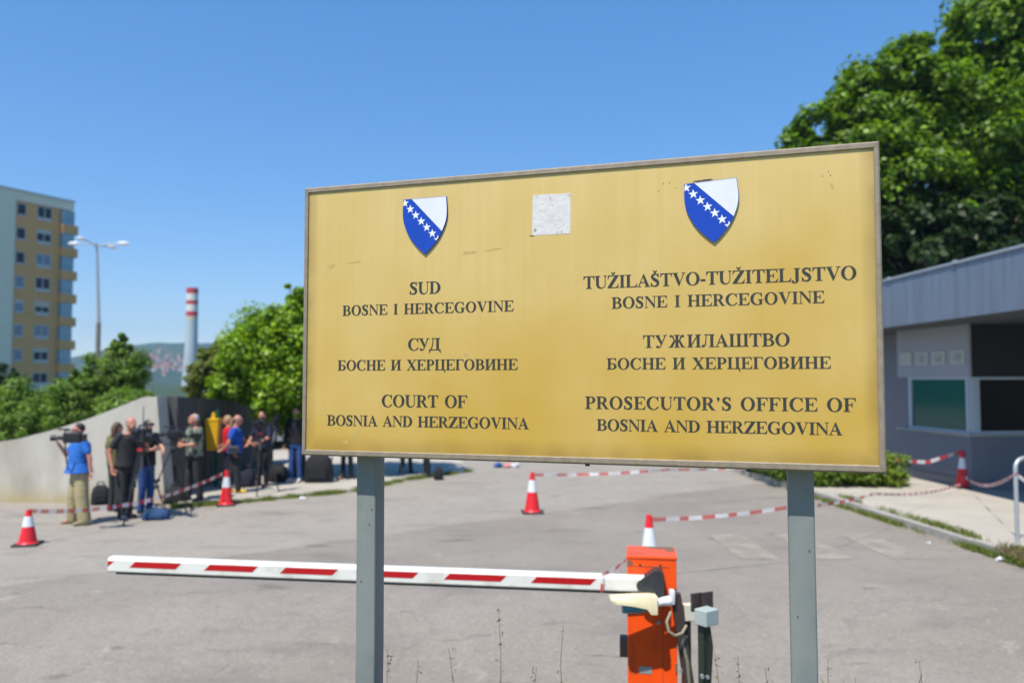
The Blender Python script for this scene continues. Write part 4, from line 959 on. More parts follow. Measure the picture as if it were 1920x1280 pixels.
# ---------------- left: concrete ramp wall ----------------
Wc=gnd(310,942); 
wall=thing('concrete_wall','pale concrete ramp wall rising to a square dark end, behind the camera crews','wall',(Wc.x,Wc.y,0))
y0=Wc.y; pts=[(at(-420,0,y0).x,.45)]+[(at(px,0,y0).x,at(px,py,y0).z) for px,py in ((0,832),(60,822),(120,806),(180,787),(240,763),(285,744),(310,743))]
xr=Wc.x
b=MB(); b.prism([(pts[0][0],-.1)]+[(xr,-.1)]+[(x,z) for x,z in pts[::-1]],lambda x,z,d:Vector((x,d,z)),y0,y0+.45); b.build('ramp_face',M['concrete'],wall)
b=MB(); xs=xr-.002
b.add([(xs-.4,y0+.45,-.1),(xs,y0+.452,-.1),(xs-.05,22.0,-.1),(xs-.45,22.0,-.1),(xs-.4,y0+.45,pts[-1][1]-.01),(xs,y0+.452,pts[-1][1]-.01),(xs-.05,22.0,1.63),(xs-.45,22.0,1.63)],[(0,3,2,1),(4,5,6,7),(0,1,5,4),(1,2,6,5),(2,3,7,6),(3,0,4,7)])
M['enddark']=mat('shade_toned_stained_concrete',(.065,.064,.062,1),.9,var=.3,vs=2.5,c2=(.13,.125,.115,1),cs=3,cthr=.58,csoft=.12,stretch=(1,2.5,.2))  # base colour darkened to carry the end wall's shade; lighter patches are staining
b.build('end_wall',M['enddark'],wall)
b=MB()
for px in (286,):
    x=at(px,0,y0).x; b.box((x,y0-.004,.9),(.012,.008,1.8))
b.box((xr-.35,y0-.004,1.30),(.7,.008,.01)); b.build('form_joint',M['enddark'],wall)
# ---------------- street lamp ----------------
LY=45; lb=at(182,712,LY); lb.z=0
t=thing('street_lamp','tall grey street lamp with four white heads, in front of the apartment block','street lamp',lb)
tp=at(181,456,LY); b=MB(); b.tube([lb,(lb.x,LY,tp.z*.55)],[.14,.13],12); b.build('pole_base',M['poledark'],t,smooth=True)
b=MB(); b.tube([(lb.x,LY,tp.z*.55),(tp.x,LY,tp.z)],[.105,.07],12); b.build('pole',M['polegrey'],t,smooth=True)
for dx,dy in ((-1,.15),(1,.15),(-.1,-.9),(.12,1)):
    e_=Vector((tp.x+dx*1.1,LY+dy*1.1,tp.z+.0)); b=MB(); b.tube([(tp.x,LY,tp.z-.15),(tp.x+dx*.5,LY+dy*.5,tp.z-.07),e_],.035,8); arm_=b.build('arm',M['polegrey'],t,smooth=True)
    u=Vector((dx,dy,0)).normalized(); b=MB(); b.ell(e_+u*.32+Vector((0,0,.02)),(.36,.16,.11),14,M=Matrix.Rotation(math.atan2(u.y,u.x),4,'Z')); b.build('lamp_head',M['lampwhite'],arm_,smooth=True)
# ---------------- chimney ----------------
CYy=250; cb=at(357,712,CYy); cb.z=0
t=thing('chimney_stack','tall grey chimney with red and white bands round its top','chimney',cb)
zt=lambda py: at(358,py,CYy).z
bands=[(540,551,'chimr'),(551,563.5,'chimw'),(563.5,571,'chimr'),(571,584,'chimw'),(584,593,'chimr'),(593,601,'chimb')]
b=MB(); b.tube([(cb.x-.3,CYy,-.1),(cb.x,CYy,zt(660)),(cb.x+.1,CYy,zt(600))],[2.35,2.0,1.75],24); b.build('shaft',M['chimg'],t,smooth=True)
for a,c_,m in bands:
    b=MB(); b.tube([(cb.x+.1,CYy,zt(c_)),(cb.x+.1,CYy,zt(a)-.01)],1.78,24); b.build('band',M[m],t,smooth=True)
# ---------------- apartment block ----------------
AX=Vector((-.6296*95,95,0)); ad_=Vector((.454,.891,0)); an_=Vector((.891,-.454,0))
apt=thing('apartment_block','ochre and white apartment block with glazed balconies at the left edge','apartment building',AX)
def ap(s,n,z): return AX+ad_*s+an_*n+Vector((0,0,z))
def abox(b,s0,s1,n0,n1,z0,z1,mi=0):
    vs=[ap(s,n,z) for z in (z0,z1) for s,n in ((s0,n0),(s1,n0),(s1,n1),(s0,n1))]
    b.add(vs,[(0,3,2,1),(4,5,6,7),(0,1,5,4),(1,2,6,5),(2,3,7,6),(3,0,4,7)],mi)
ZT=25.1
b=MB(); abox(b,0,5.65,-14,0,0,ZT-1.15); b.build('ochre_wall',M['ochre'],apt)
b=MB(); abox(b,-7,-.002,-14,.12,0,ZT-.0); abox(b,0,7.4,-14,.12,ZT-1.15,ZT); b.build('pale_wall',M['paleside'],apt)
b=MB(); abox(b,-7.2,7.5,-14.2,.25,ZT+.003,ZT+.16); b.build('roof_edge',M['chimg'],apt)
b=MB(); abox(b,5.652,6.9,-14,-1.3,0,ZT-1.15); abox(b,-.5,7.2,-14,.2,-.1,2.0); b.build('side_wall',M['aptwhite'],apt)
rnd=random.Random(5)
for k in range(8):
    zc=22.95-2.94*k
    for s,w,h,n in ((.75,1.15,1.45,1),(3.6,1.9,1.65,2)):
        b=MB(); f_=.09; 
        abox(b,s-w/2,s-w/2+f_,0,.06,zc-h/2,zc+h/2); abox(b,s+w/2-f_,s+w/2,0,.06,zc-h/2,zc+h/2); abox(b,s-w/2+f_,s+w/2-f_,0,.06,zc+h/2-f_,zc+h/2); abox(b,s-w/2+f_,s+w/2-f_,0,.09,zc-h/2-.12,zc-h/2+f_)
        if n==2: abox(b,s-.05,s+.05,0,.06,zc-h/2+f_,zc+h/2-f_); abox(b,s-w/2+f_,s+w/2-f_,0,.05,zc-h/2+f_,zc-h/2+.3)
        fr=b.build('window',M['aptwhite'],apt); q_=rnd.random()
        if q_<.45: b=MB(); abox(b,s-w/2+f_+.01,s+w/2-f_-.01,.031,.045,zc+h/2-f_-(.25+.9*q_)*(h-.4),zc+h/2-f_-.005); b.build('blind',M['aptwhite'] if q_<.25 else M['chimb'],fr)
        b=MB(); abox(b,s-w/2+f_,s+w/2-f_,.0,.03,zc-h/2+f_,zc+h/2-f_); b.build('pane',M['aptglass2'] if rnd.random()<.38 else M['aptglass'],fr)
    b=MB(); abox(b,5.66,7.75,-1.3,.55,zc-2.1,zc-.95); bal=b.build('balcony',M['ochre'],apt)
    b=MB(); abox(b,5.7,7.2,-1.25,.5,zc-.945,zc+.80); b.build('glazing',M['balcglass'],bal)
    b=MB(); abox(b,5.68,7.22,-1.27,.52,zc-.5,zc-.42)
    for s in (5.7,6.2,6.7,7.2): abox(b,s-.03,s+.03,.45,.53,zc-.94,zc+.8)
    b.build('railing',M['aptglass2'],bal)
# ---------------- people ----------------
SK=mat('skin',(.50,.255,.17,1),.5,var=.08,vs=25); SKR=mat('skin_sunburnt',(.52,.22,.14,1),.5,var=.08,vs=25)
def cloth(n,c,var=.18): return mat(n,c,.9,var=var,vs=14,bump=.5,bs=18)
K={'blue':cloth('cloth_blue',(.02,.14,.50,1)),'royal':cloth('cloth_royal_blue',(.006,.07,.36,1)),'khaki':cloth('cloth_khaki',(.36,.30,.16,1)),'char':cloth('cloth_charcoal',(.028,.028,.032,1)),'black':cloth('cloth_black',(.010,.010,.013,1)),
 'jeans':cloth('cloth_jeans',(.025,.07,.22,1)),'sage':mat('cloth_sage_print',(.28,.31,.22,1),.9,var=.2,vs=14,c2=(.05,.06,.05,1),cs=16,cthr=.5,csoft=.04),'red':cloth('cloth_red',(.55,.01,.015,1)),'navy':cloth('cloth_navy',(.01,.014,.04,1)),'olive':cloth('cloth_olive',(.13,.12,.04,1)),'darkgrey':cloth('cloth_dark_grey',(.022,.024,.027,1))}
HR={'dark':mat('hair_dark',(.015,.011,.009,1),.6),'grey':mat('hair_grey',(.42,.41,.40,1),.7),'stub':mat('hair_stubble',(.30,.18,.13,1),.7),'blond':mat('hair_blond',(.42,.27,.11,1),.6),'brown':mat('hair_brown',(.09,.045,.022,1),.6)}
EYE=mat('eye_dark',(.02,.015,.012,1),.2)
SHO={'dark':mat('shoe_dark',(.02,.02,.025,1),.6),'tan':mat('shoe_tan',(.30,.26,.15,1),.8),'yellow':mat('shoe_yellow',(.75,.45,.02,1),.6),'white':mat('shoe_white',(.6,.58,.58,1),.7),'navy':mat('shoe_navy',(.015,.03,.07,1),.6)}
def remeshed(b,name,voxel,m,parent,smooth_it=3):
    me=b.mesh('tmp',[m]); o=bpy.data.objects.new('tmp',me); COL.objects.link(o)
    md=o.modifiers.new('r','REMESH'); md.mode='VOXEL'; md.voxel_size=voxel
    sm=o.modifiers.new('s','SMOOTH'); sm.factor=.5; sm.iterations=smooth_it
    dg=bpy.context.evaluated_depsgraph_get(); me2=bpy.data.meshes.new_from_object(o.evaluated_get(dg)); bpy.data.objects.remove(o)
    me2.name=name; me2.materials.clear(); me2.materials.append(m); me2.polygons.foreach_set('use_smooth',[True]*len(me2.polygons))
    return link(name,me2,parent,local=True)
def person(label,pos,H,yaw,pose,shirt,trouser,hair,shoes='dark',skin=None,sleeve=.55,belly=0,loose=0,turn=0,nod=0,vest=None,longhair=False,longsleeve=False):
    """yaw: facing direction angle from +x; built at the origin facing +y and then turned"""
    skin=skin or SK
    t=thing('person',label,'person',pos,yaw-math.pi/2); k=H/1.75
    V=lambda x,y,z: Vector((x*k,y*k,z*k))
    lean=pose.get('lean',0); 
    def up(p): return Vector((p.x,p.y+max(0,p.z-.95*k)*lean,p.z))
    sh=[up(V(-.185,0,1.435)),up(V(.185,0,1.435))]
    hip=[V(-.085,0,.93),V(.085,0,.93)]
    st=pose.get('stance',.10); stp=pose.get('step',0)
    an=[V(-st,-stp,.085),V(st,stp,.085)]; kn=[hip[i].lerp(an[i],.5)+V(0,.02,0) for i in (0,1)]
    el=[None,None]; wr=[None,None]
    for i,s in ((0,'L'),(1,'R')):
        e_,w_=pose.get(s,((-.25 if i==0 else .25,-.02,1.16),(-.26 if i==0 else .26,.05,.90)))
        el[i]=up(V(*e_)); wr[i]=up(V(*w_))
    hc=up(V(0,.035,1.635)); 
    HM=Matrix.Rotation(turn,3,'Z')@Matrix.Rotation(-nod,3,'X')
    hp_=lambda x,y,z: hc+HM@V(x,y,z)
    b=MB()
    rings=[]
    def er(z,rx,ry,y=0): 
        c=up(V(0,y,z)); return [c+V(rx*math.cos(a),ry*math.sin(a),0) for a in [2*math.pi*q/20 for q in range(20)]]
    tors=[(.86,.14,.11,0),(.95,.175,.125,0),(1.06,.165,.115+belly*.6,belly*.5),(1.16,.165,.12+belly*.5,belly*.4),(1.30,.185,.13,0),(1.40,.185,.115,0),(1.455,.12,.075,-.005),(1.49,.06,.06,0)]
    b.loft([er(*q) for q in tors]); b.capsule(up(V(0,-.005,1.44)),up(V(0,.015,1.56)),.062*k,.056*k)
    b.ell(hc+HM@V(0,0,.012),(.074*k,.095*k,.108*k),18,M=HM); b.ell(hp_(0,.03,-.055),(.056*k,.06*k,.06*k),14,M=HM)
    b.capsule(hp_(0,.09,.015),hp_(0,.112,-.022),.009*k,.015*k); b.capsule(hp_(-.03,.086,.035),hp_(.03,.086,.035),.012*k,.012*k); b.capsule(hp_(-.02,.086,-.058),hp_(.02,.086,-.058),.009*k,.009*k)
    for s in (-1,1): b.ell(hp_(s*.076,-.005,-.005),(.012*k,.022*k,.032*k),10,M=HM)
    for i in (0,1):
        s=-1 if i==0 else 1
        b.capsule(sh[i],el[i],.052*k,.040*k); b.capsule(el[i],wr[i],.042*k,.027*k)
        d=(wr[i]-el[i]).normalized(); side=d.cross(Vector((0,1,0)));
        if side.length<.2: side=d.cross(Vector((1,0,0)))
        side.normalize(); nrm=side.cross(d)
        if nrm.dot(Vector((-s,.6,.0)))<0: nrm=-nrm
        pc=wr[i]+d*.045*k
        b.loft([[wr[i]+side*.026*k*c_*1+nrm*.014*k*q for c_,q in ((-1,-1),(1,-1),(1,1),(-1,1))],[pc+side*.038*k*c_+nrm*.015*k*q for c_,q in ((-1,-1),(1,-1),(1,1),(-1,1))],[wr[i]+d*.092*k+side*.041*k*c_+nrm*.012*k*q for c_,q in ((-1,-1),(1,-1),(1,1),(-1,1))]])
        for f,(o_,L_) in enumerate(((-.031,.066),(-.0105,.078),(.0105,.074),(.031,.058))):
            p0=wr[i]+d*.085*k+side*o_*k; p1=p0+(d*.9+nrm*.25)*L_*.5*k+side*o_*.12*k; p2=p1+(d*.6+nrm*.75)*L_*.5*k
            b.capsule(p0,p1,.0092*k,.0088*k,8); b.capsule(p1,p2,.0088*k,.0075*k,8)
        sgn=1 if side.dot(Vector((0,1,.3)))>0 else -1
        p0=wr[i]+d*.03*k+side*sgn*.03*k; p1=p0+(d*.6+side*sgn*.7+nrm*.2)*.04*k; b.capsule(p0,p1,.012*k,.0105*k,8); b.capsule(p1,p1+(d*.9+side*sgn*.15+nrm*.35)*.032*k,.0105*k,.008*k,8)
        b.capsule(hip[i],kn[i],.083*k,.055*k); b.capsule(kn[i],an[i],.052*k,.036*k); b.capsule(an[i]+V(0,-.04,-.045),an[i]+V(0,.14,-.05),.035*k,.030*k)
    body=remeshed(b,'body',.0075*k,skin,t,2)
    for s in (-1,1):
        b=MB(); b.ell(hp_(s*.031,.086,.016),(.012*k,.008*k,.007*k),8); b.build('eye',EYE,t,smooth=True,local=True)
    # shirt
    b=MB(); g=.018+loose*.4
    b.loft([er(z,rx+g,ry+g,y) for z,rx,ry,y in [(.90,.158+loose,.112+belly*.7+loose,belly*.5)]+tors[2:6]+[(1.465,.095,.06,0)]])
    for i in (0,1):
        e_=sh[i].lerp(el[i],sleeve if not longsleeve else 1.0); b.capsule(sh[i]+V(.01*(1-2*i),0,-.01),e_,.075*k,(.066 if not longsleeve else .055)*k)
        if longsleeve: b.capsule(el[i],el[i].lerp(wr[i],.93),.054*k,.040*k)
    remeshed(b,'shirt' if not vest else 'vest',.012*k,shirt,t)
    # trousers
    b=MB(); w=.02+loose
    b.loft([er(.80,.13+w*.6,.10+w*.6),er(.90,.155+w*.5,.118+w*.4),er(1.0,.152+.01,.112+.012+belly*.4,belly*.3)])
    for i in (0,1):
        b.capsule(hip[i],kn[i],(.092+loose*.6)*k,(.066+loose)*k); b.capsule(kn[i],an[i]+V(0,0,.01),(.066+loose)*k,(.056+loose)*k)
    remeshed(b,'trousers',.012*k,trouser,t)
    for i in (0,1):
        b=MB(); p=an[i]; b.capsule(p+V(0,-.045,-.035),p+V(0,.03,-.02),.045*k,.044*k); b.capsule(p+V(0,.03,-.042),p+V((.02 if i else -.02),.155,-.05),.042*k,.036*k)
        b.v=[(x,y,max(z,.004)) for x,y,z in b.v]; remeshed(b,'shoe',.009,SHO[shoes],t,1)
    if hair:
        b=MB(); b.ell(hp_(0,-.014,.03),(.081*k,.094*k,.098*k),16,M=HM)
        Hi=HM.inverted(); n=len(b.v)
        b2=MB()
        if longhair: b.capsule(hp_(0,-.07,.0),hp_(0,-.09,-.22),.07*k,.05*k)
        rem=[]
        me=b.mesh('tmp',[HR[hair]]); bm=bmesh.new(); bm.from_mesh(me)
        def cut(v):
            q=Hi@(Vector(v)-hc)/k; lim=(.055 if hair!='stub' else .02)
            return q.y>.045 and q.z<lim or (not longhair and q.z<-.035) or (hair=='stub' and q.z>.085)
        bmesh.ops.delete(bm,geom=[v for v in bm.verts if cut(v.co)],context='VERTS'); bm.to_mesh(me); bm.free()
        me.name='hair'; me.polygons.foreach_set('use_smooth',[True]*len(me.polygons))
        o=link('hair',me,t,local=True); md=o.modifiers.new('s','SOLIDIFY'); md.thickness=.012; md.offset=-1
    return t,(lambda x,y,z: WM[t.name]@up(V(x,y,z)))
D=math.radians
def g3(px,py,z=0.0): p=gnd(px,py,z); return (p.x,p.y,z)
PV=.05
t1,f1=person('man in a bright blue T-shirt and baggy khaki trousers with a camera on his shoulder',g3(147,982),1.60,D(222),{'R':((.27,.16,1.20),(.20,.30,1.40)),'L':((-.27,-.08,1.18),(-.30,-.10,.92)),'stance':.17,'step':.05},K['blue'],K['khaki'],'dark','tan',SKR,.62,.03,.058,turn=D(-12))
t2,f2=person('bald man in a charcoal T-shirt and dark trousers bending to a tripod camera',g3(234,972),1.68,D(-30),{'R':((.27,-.10,1.16),(.27,.02,.90)),'L':((-.22,.22,1.22),(-.05,.42,1.32)),'stance':.12,'step':.08,'lean':.12},K['char'],K['darkgrey'],'stub','navy',SKR,.6,.03,.015,turn=D(-5),nod=D(-18))
person('person with long brown hair and an olive top mostly hidden behind the bald man',g3(214,958),1.55,D(60),{},K['olive'],K['darkgrey'],'brown','dark',SK,.6,0,.01,longhair=True)
person('person in a black T-shirt and blue jeans reaching to the second tripod',g3(272,962),1.60,D(-25),{'L':((-.16,.26,1.20),(.05,.50,1.14)),'R':((.25,.08,1.18),(.12,.30,1.22)),'stance':.10},K['black'],K['jeans'],'dark','dark',SK,.55,0,.012)
person('grey haired man in a patterned sage shirt holding a camera at his chest',g3(363,938,PV),1.61,D(232),{'R':((.26,.08,1.18),(.10,.26,1.20)),'L':((-.26,.10,1.16),(-.08,.28,1.14)),'stance':.11,'step':.07},K['sage'],K['darkgrey'],'grey','dark',SKR,.9,.01,.02,nod=D(-20))
person('fair haired person in a red top standing behind the man in blue',g3(427,914,PV),1.50,D(200),{'R':((.26,-.02,1.14),(.16,.16,1.02)),'L':((-.27,-.05,1.14),(-.2,.12,.98))},K['red'],K['navy'],'blond','dark',SK,.5,0,.01,longhair=True)
t7,f7=person('bald man in a royal blue T-shirt with a grey hip bag, one arm folded back',g3(437,923,PV),1.54,D(12),{'R':((.26,-.10,1.14),(.20,.02,.92)),'L':((-.2,.2,1.15),(-.05,.36,1.1)),'stance':.1,'step':.12,'lean':.06},K['royal'],K['darkgrey'],'stub','yellow',SKR,.6,.04,.02)
person('person in dark clothes behind the tripod column, left of the sign',g3(492,911,PV),1.58,D(250),{'R':((.27,.06,1.16),(.22,.28,1.0)),'L':((-.25,.1,1.16),(-.12,.3,1.05))},K['navy'],K['black'],'dark','dark',SKR,.9,.02,.01)
person('man in black sweater and blue jeans partly hidden by the left sign edge',g3(554,903,PV),1.64,D(262),{'stance':.11},K['black'],K['jeans'],'dark','white',SK,.9,0,.01,longsleeve=True)
person('person in black whose legs show just left of the left sign post',g3(651,897,PV),1.72,D(240),{'stance':.08,'step':.05},K['black'],K['black'],'dark','dark',SK,.9)
person('person in black whose legs show under the sign, nearest the rucksack',g3(801,894),1.74,D(200),{'stance':.12},K['black'],K['black'],'brown','dark',SK,.9)
person('person whose dark leg shows under the sign, right beside thin tripod legs',g3(761,890),1.70,D(20),{'stance':.03,'step':.12},K['darkgrey'],K['darkgrey'],'dark','dark',SK,.9)
# hip bag of the man in blue
b=MB(); c=f7(.22,.02,.98); 
hb_=thing('hip_bag','grey hip bag on the belt of the man in royal blue','bag',c,D(-78)); b=MB(); b.box(c,(.22,.12,.16),Matrix.Rotation(D(12),4,'Z'),bev=.035); b.build('pouch',mat('bag_grey',(.06,.065,.075,1),.8),hb_,smooth=True); b=MB(); b.box(c+Vector((0,-.062,.02)),(.16,.012,.05),Matrix.Rotation(D(12),4,'Z'),bev=.005); b.build('flap',M['black'],hb_)
# ---------------- cameras and tripods ----------------
MET=mat('camera_black',(.02,.02,.022,1),.4,var=.2,vs=20); LENS=glass('lens_glass',(.02,.02,.04,1)); TRI=mat('tripod_dark',(.03,.03,.032,1),.45,.2); TRS=mat('tripod_silver',(.17,.18,.18,1),.4,.5)
def vcam(label,c,yaw,s=1.0,strap=False,light=True):
    t=thing('video_camera',label,'video camera',c,yaw); c=Vector(c); Mz=Matrix.Rotation(yaw,4,'Z'); f=lambda x,y,z:c+Mz@Vector((x*s,y*s,z*s))
    b=MB(); b.box(f(0,0,.02),(.34*s,.17*s,.22*s),Mz,bev=.02); b.build('body',MET,t)
    b=MB(); b.tube([f(.16,0,.02),f(.22,0,.02),f(.23,0,.02),f(.33,0,.02),f(.335,0,.02),f(.41,0,.02)],[.05*s,.05*s,.043*s,.043*s,.06*s,.066*s],16); ln=b.build('lens',MET,t,smooth=True)
    b=MB(); b.tube([f(.405,0,.02),f(.413,0,.02)],.05*s,16); b.build('front_glass',LENS,ln)
    b=MB(); b.tube([f(-.1,0,.10),f(-.1,0,.165),f(.0,0,.18),f(.14,0,.17),f(.16,0,.10)],.016*s,8); b.build('handle',MET,t,smooth=True)
    b=MB(); b.tube([f(.05,-.07,.09),f(.05,-.11,.09)],.025*s,10); b.tube([f(-.06,-.11,.09),f(.12,-.11,.09)],[.045*s,.028*s],12); b.build('viewfinder',MET,t,smooth=True)
    b=MB(); b.box(f(-.22,0,.02),(.10*s,.10*s,.15*s),Mz,bev=.012); b.build('battery',MET,t)
    b=MB(); b.tube([f(.06,.03,.20),f(.27,.03,.20)],.022*s,10); b.build('microphone',MET,t,smooth=True)
    if light: 
        b=MB(); b.tube([f(.1,-.067,.0),f(.1,-.06,.0)],.02*s,10); b.build('dial',M['galv'],t)
    if strap:
        b=MB(); b.tube([f(.16,-.06,-.04),f(.14,-.07,-.35),f(.10,-.07,-.62),f(.02,-.06,-.70),f(-.05,-.06,-.5)],.016*s,6); b.build('strap',M['black'],t,smooth=True)
    return t
def tripod(label,foot,H,spread,yaw,m=TRI,col=None,red=False,pan=True):
    foot=Vector(foot); t=thing('tripod',label,'tripod',foot,0,'tripods of the camera crews'); top=foot+Vector((0,0,H))
    b=MB(); b.tube([top+Vector((0,0,-.42)),top+Vector((0,0,-.06))],.024,10); b.build('centre_column',col or m,t,smooth=True)
    for k in range(3):
        a=yaw+2*math.pi*k/3; u=Vector((math.cos(a),math.sin(a),0)); sd_=Vector((-u.y,u.x,0)); s=top+Vector((0,0,-.14))+u*.05; e_=foot+u*spread+Vector((0,0,.02)); mid=s.lerp(e_,.52)
        b=MB()
        for q in (-1,1): b.tube([s+sd_*.022*q,mid+sd_*.02*q],.011,6)
        b.tube([mid.lerp(s,.08),e_],.013,6); b.box(mid,(.05,.05,.05)); lg=b.build('leg',m,t)
        b=MB(); b.ell(e_,(.022,.022,.02),8); b.build('rubber_foot',M['rubber'],lg)
    b=MB(); b.ell(top+Vector((0,0,-.13)),(.07,.07,.05),12); b.tube([top+Vector((0,0,-.08)),top+Vector((0,0,-.02))],.05,12); b.box(top,(.13,.09,.03)); hd=b.build('head',m,t)
    if red: b=MB(); b.box(top+Vector((0,-.06,-.09)),(.09,.03,.05)); b.build('lever',M['tapered'],t)
    if pan: b=MB(); u=Vector((-math.cos(yaw),-math.sin(yaw)*.3,-.2)); b.tube([top+Vector((0,0,-.05)),top+u*.38],.011,6); b.build('pan_handle',m,t)
    return t
p=at(136,822,12.0); vcam('black video camera on the shoulder of the man in bright blue',p,D(192),.72,True)
def tri_at(px,py,Y,**k): pass
c=gnd(263,976); z=at(263,832,c.y).z; tripod('tripod with a grey column in front of the bald man',c,z,.42,D(-100),TRI,TRS,True); vcam('large black video camera on the tripod of the bald man',(c.x,c.y,z+.12),D(-38),1.05)
c=gnd(325,955); z=at(325,826,c.y).z; tripod('dark tripod in front of the square dark end of the wall',c,z,.45,D(-40),TRI,None,False); vcam('black video camera on the tripod by the dark end wall',(c.x,c.y,z+.10),D(170),.72)
c=gnd(487,925,PV); z=at(487,808,c.y).z; tripod('tripod with a thick grey column between man in royal blue and sign',c,z,.40,D(-80),TRI,TRS,True); vcam('dark video camera high on the tripod left of the white car',(c.x,c.y,z+.12),D(60),.72)
b=MB()
c=gnd(516,905,PV); z=at(516,795,c.y).z; tripod('thin dark tripod in front of the white car',c,z,.62,D(-90)); vcam('dark video camera on the thin tripod before the white car',(c.x,c.y,z+.11),D(100),.7)
c=gnd(628,900,PV); tripod('dark tripod whose leg shows under the sign left of the post',c,1.45,.45,D(-90)); vcam('dark video camera on a tripod hidden by the sign, left post side',(c.x,c.y,1.62),D(90),.7)
c=gnd(742,893); tripod('thin grey tripod legs under the sign just right of the left post',c,1.4,.42,D(-60),TRS); vcam('dark video camera on a tripod hidden by the sign, right of the post',(c.x,c.y,1.52),D(80),.7)
p=at(366,818,gnd(363,938,PV).y-.28); vcam('black photo camera at the chest of the grey haired man',p,D(235),.5,False,False)
# ---------------- bags, bin, car, litter ----------------
def bag(name,label,px,py,z,size,m,yaw=0,handle=True):
    p=gnd(px,py,z); t=thing(name,label,'bag',p,yaw,None); Mz=Matrix.Rotation(yaw,4,'Z'); w,d,h=size
    b=MB(); rings=[]
    for zz,s in ((0.0,.90),(.04,1.0),(h*.6,.96),(h*.85,.82),(h,.55)):
        rings.append([p+Mz@Vector((w/2*s*math.copysign(abs(math.cos(a))**.5,math.cos(a)),d/2*s*math.copysign(abs(math.sin(a))**.5,math.sin(a)),zz+.012*math.sin(3*a+zz*9))) for a in [2*math.pi*k/20 for k in range(20)]])
    b.loft(rings); b.build('body',m,t,smooth=True)
    b=MB(); b.box(p+Mz@Vector((0,-d/2,h*.36)),(w*.62,.04,h*.42),Mz,bev=.015); b.build('pocket',m,t)
    if handle:
        b=MB(); b.tube([p+Mz@Vector((-w*.22,0,h*.9)),p+Mz@Vector((-w*.14,0,h+.07)),p+Mz@Vector((w*.14,0,h+.07)),p+Mz@Vector((w*.22,0,h*.9))],.013,6); b.build('handle',M['black'],t)
    return t
BN=mat('bag_navy',(.015,.055,.14,1),.8,var=.2,vs=9); BK=mat('bag_black',(.010,.010,.012,1),.85,var=.3,vs=9)
bag('shoulder_bag','blue camera bag on the ground at the foot of the front tripod',293,973,0,(.44,.24,.18),BN,.15)
bag('rucksack','black rucksack with a red trim behind the man in khaki trousers',188,945,0,(.32,.26,.34),BK,.4)
bag('equipment_bag','big black equipment bag left of the legs in blue jeans',521,902,PV,(.42,.34,.36),BK)
bag('equipment_bag','tallest black equipment bag, right of the legs in blue jeans',598,903,PV,(.62,.45,.60),BK,.1)
bag('rucksack','small black rucksack standing alone under the left half of the sign',822,899,0,(.22,.2,.27),BK,.2)
bag('equipment_bag','dark navy bag beside the feet of the man in royal blue',462,912,PV,(.36,.3,.38),mat('bag_dark_navy',(.01,.012,.03,1),.85),.1)
bag('equipment_bag','black bag behind the tripod at the dark end wall',330,943,.0,(.42,.3,.3),BK,.2)
p=at(400,815,16.9); q=Vector((p.x,p.y,PV))
t=thing('litter_bin','yellow hanging litter bin with a green top in front of the dark wall','litter bin',q)
b=MB(); zt_,zb_=at(400,788,16.9).z,at(400,844,16.9).z
b.loft([[p+Vector((sx*w,sy*w*.8,zz-p.z)) for sx,sy in ((-1,-1),(1,-1),(1,1),(-1,1))] for zz,w in ((zb_,.085),(zb_+.02,.10),(zt_-.04,.135),(zt_,.14))]); b.build('bucket',M['binyellow'],t)
b=MB(); b.box((p.x,p.y,zt_+.02),(.29,.24,.04),bev=.01); b.tube([(p.x,p.y,zt_+.04),(p.x,p.y,zt_+.17)],[.05,.03],10); b.build('lid',M['binyellow'],t)
b=MB(); b.tube([(p.x+.02,p.y+.16,-.02),(p.x+.02,p.y+.16,zt_+.22)],.04,10); b.build('post',M['bingreen'],t,smooth=True)
p=gnd(403,892,PV)
t=thing('utility_box','dark green utility box under the yellow litter bin','utility box',p); b=MB(); b.box(p+Vector((0,0,.30)),(.3,.25,.42),bev=.015); b.build('cabinet',M['bingreen'],t); b=MB(); b.box(p+Vector((0,0,.05)),(.34,.3,.1)); b.build('plinth',M['concrete'],t)
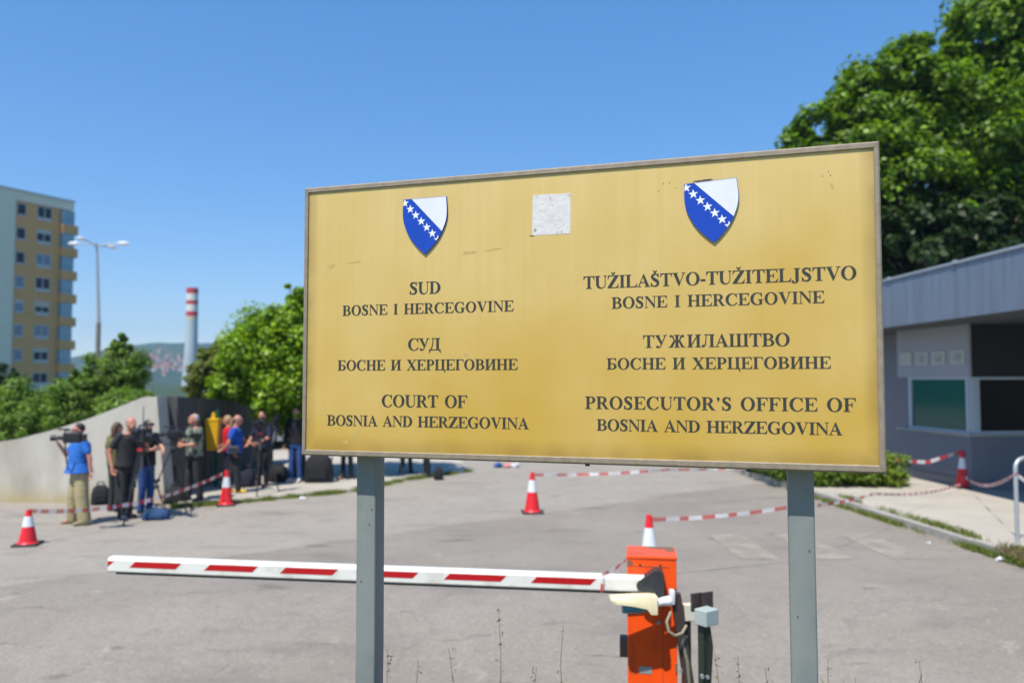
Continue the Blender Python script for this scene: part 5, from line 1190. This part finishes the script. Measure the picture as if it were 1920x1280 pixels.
# white car far behind the crews
def car(label,pos,yaw):
    t=thing('parked_car',label,'car',pos,yaw); Mx=Matrix.Translation(Vector(pos))@Matrix.Rotation(yaw,4,'Z'); f=lambda x,y,z:Mx@Vector((x,y,z))
    prof=[(-2.1,.35,.80),(-2.12,.75,.84),(-1.9,.98,.84),(-1.0,1.02,.86),(.9,1.0,.86),(2.0,.9,.84),(2.15,.6,.80),(2.1,.3,.8)]
    b=MB(); b.prism([(x,z) for x,z,w in prof],lambda x,z,d:f(x,d,z),-.86,.86); b.build('body',M['carwhite'],t)
    b=MB(); b.loft([[f(-1.75,s*.76,.985),f(-1.3,s*.64,1.46),f(.35,s*.64,1.48),f(1.25,s*.76,.985)] for s in (-1,1)]); cb_=b.build('cabin',M['carwhite'],t)
    for s in (-1,1):
        for a in (((-1.45,1.03),(-1.18,1.38),(-.42,1.40),(-.42,1.03)),((-.34,1.03),(-.34,1.40),(.28,1.41),(.95,1.03))):
            b=MB(); b.add([f(x,s*(.778-.115*(z-1.0)/.46+.0) ,z) for x,z in a],[(0,1,2,3)]); b.build('side_window',M['carglass'],cb_)
    b=MB(); b.add([f(-1.70,-.66,1.06),f(-1.70,.66,1.06),f(-1.36,.58,1.42),f(-1.36,-.58,1.42)],[(0,1,2,3)]); b.build('rear_window',M['carglass'],cb_)
    b=MB(); b.add([f(1.18,-.66,1.05),f(1.18,.66,1.05),f(.42,.58,1.44),f(.42,-.58,1.44)],[(0,1,2,3)]); b.build('windscreen',M['carglass'],cb_)
    for x in (-1.3,1.3):
        for s in (-1,1):
            b=MB(); b.tube([f(x,s*.70,.31),f(x,s*.885,.31)],.31,18); w=b.build('wheel',M['rubber'],t,smooth=True); b=MB(); b.tube([f(x,s*.886,.31),f(x,s*.892,.31)],.19,14); b.build('rim',M['galv'],w)
    for s in (-1,1): b=MB(); b.box(f(-2.11,s*.68,.80),(.04,.22,.16),Mx); b.build('tail_light',M['tail'],t)
    return t
p=gnd(500,842); car('white car seen between the tripods under the maple',(p.x,p.y,0),D(62))
p=gnd(3,833); car('white and red lit car glimpsed at the far left edge above the low wall',(-21,30,0),D(170))
def scrap(label,px,py,z,s,m,seed):
    p=gnd(px,py,z); r=random.Random(seed); b=MB(); b.ell(p+Vector((0,0,s*.45)),(s,s*.8,s*.5),10)
    b.v=[(x+r.uniform(-.3,.3)*s,y+r.uniform(-.3,.3)*s,max(z+.003,zz+r.uniform(-.25,.3)*s)) for x,y,zz in b.v]; tag(b.build('litter',m),label,'litter',None)
scrap('white crumpled scrap at the grass edge left of the left sign post',567,937,.0,.06,M['litter'],1)
scrap('white crumpled scrap in the gutter at the right edge',1876,1052,0,.055,M['litter'],2)
scrap('tiny white scrap on the asphalt beside the kerb',1742,1019,0,.025,M['litter'],3)
scrap('white bundle lying on the blue bag side of the front tripod',284,955,0,.07,M['litter'],4)
for k,(px,c_) in enumerate(((935,(.02,.10,.3,1)),(951,(.6,.25,.22,1)),(966,(.6,.6,.62,1)))):
    scrap(['blue bundle, left of the small clutter under the middle of the sign','pinkish bundle, middle of the small clutter under the sign','pale bundle, right of the small clutter under the sign'][k],px,876,0,.12,mat('bundle',c_,.8),k+7)
# ---------------- haze ----------------
b=MB(); b.box((0,1000,69),(5000,2200,142)); hz=b.build('haze',None) if 0 else None
me=MB(); me.box((-100,950,69),(4000,2040,142)); me_=bpy.data.meshes.new('haze'); me_.from_pydata(me.v,[],me.f)
hm=bpy.data.materials.new('air'); hm.use_nodes=True; N,L=nodes(hm); N.remove(N['Principled BSDF']); pv=N.new('ShaderNodeVolumePrincipled'); pv.inputs['Color'].default_value=(.45,.68,.95,1); pv.inputs['Density'].default_value=.00030; pv.inputs['Anisotropy'].default_value=.2; L.new(pv.outputs[0],N['Material Output'].inputs['Volume'])
me_.materials.append(hm); tag(link('haze',me_),'thin pale summer haze over the whole place','haze',kind='stuff')
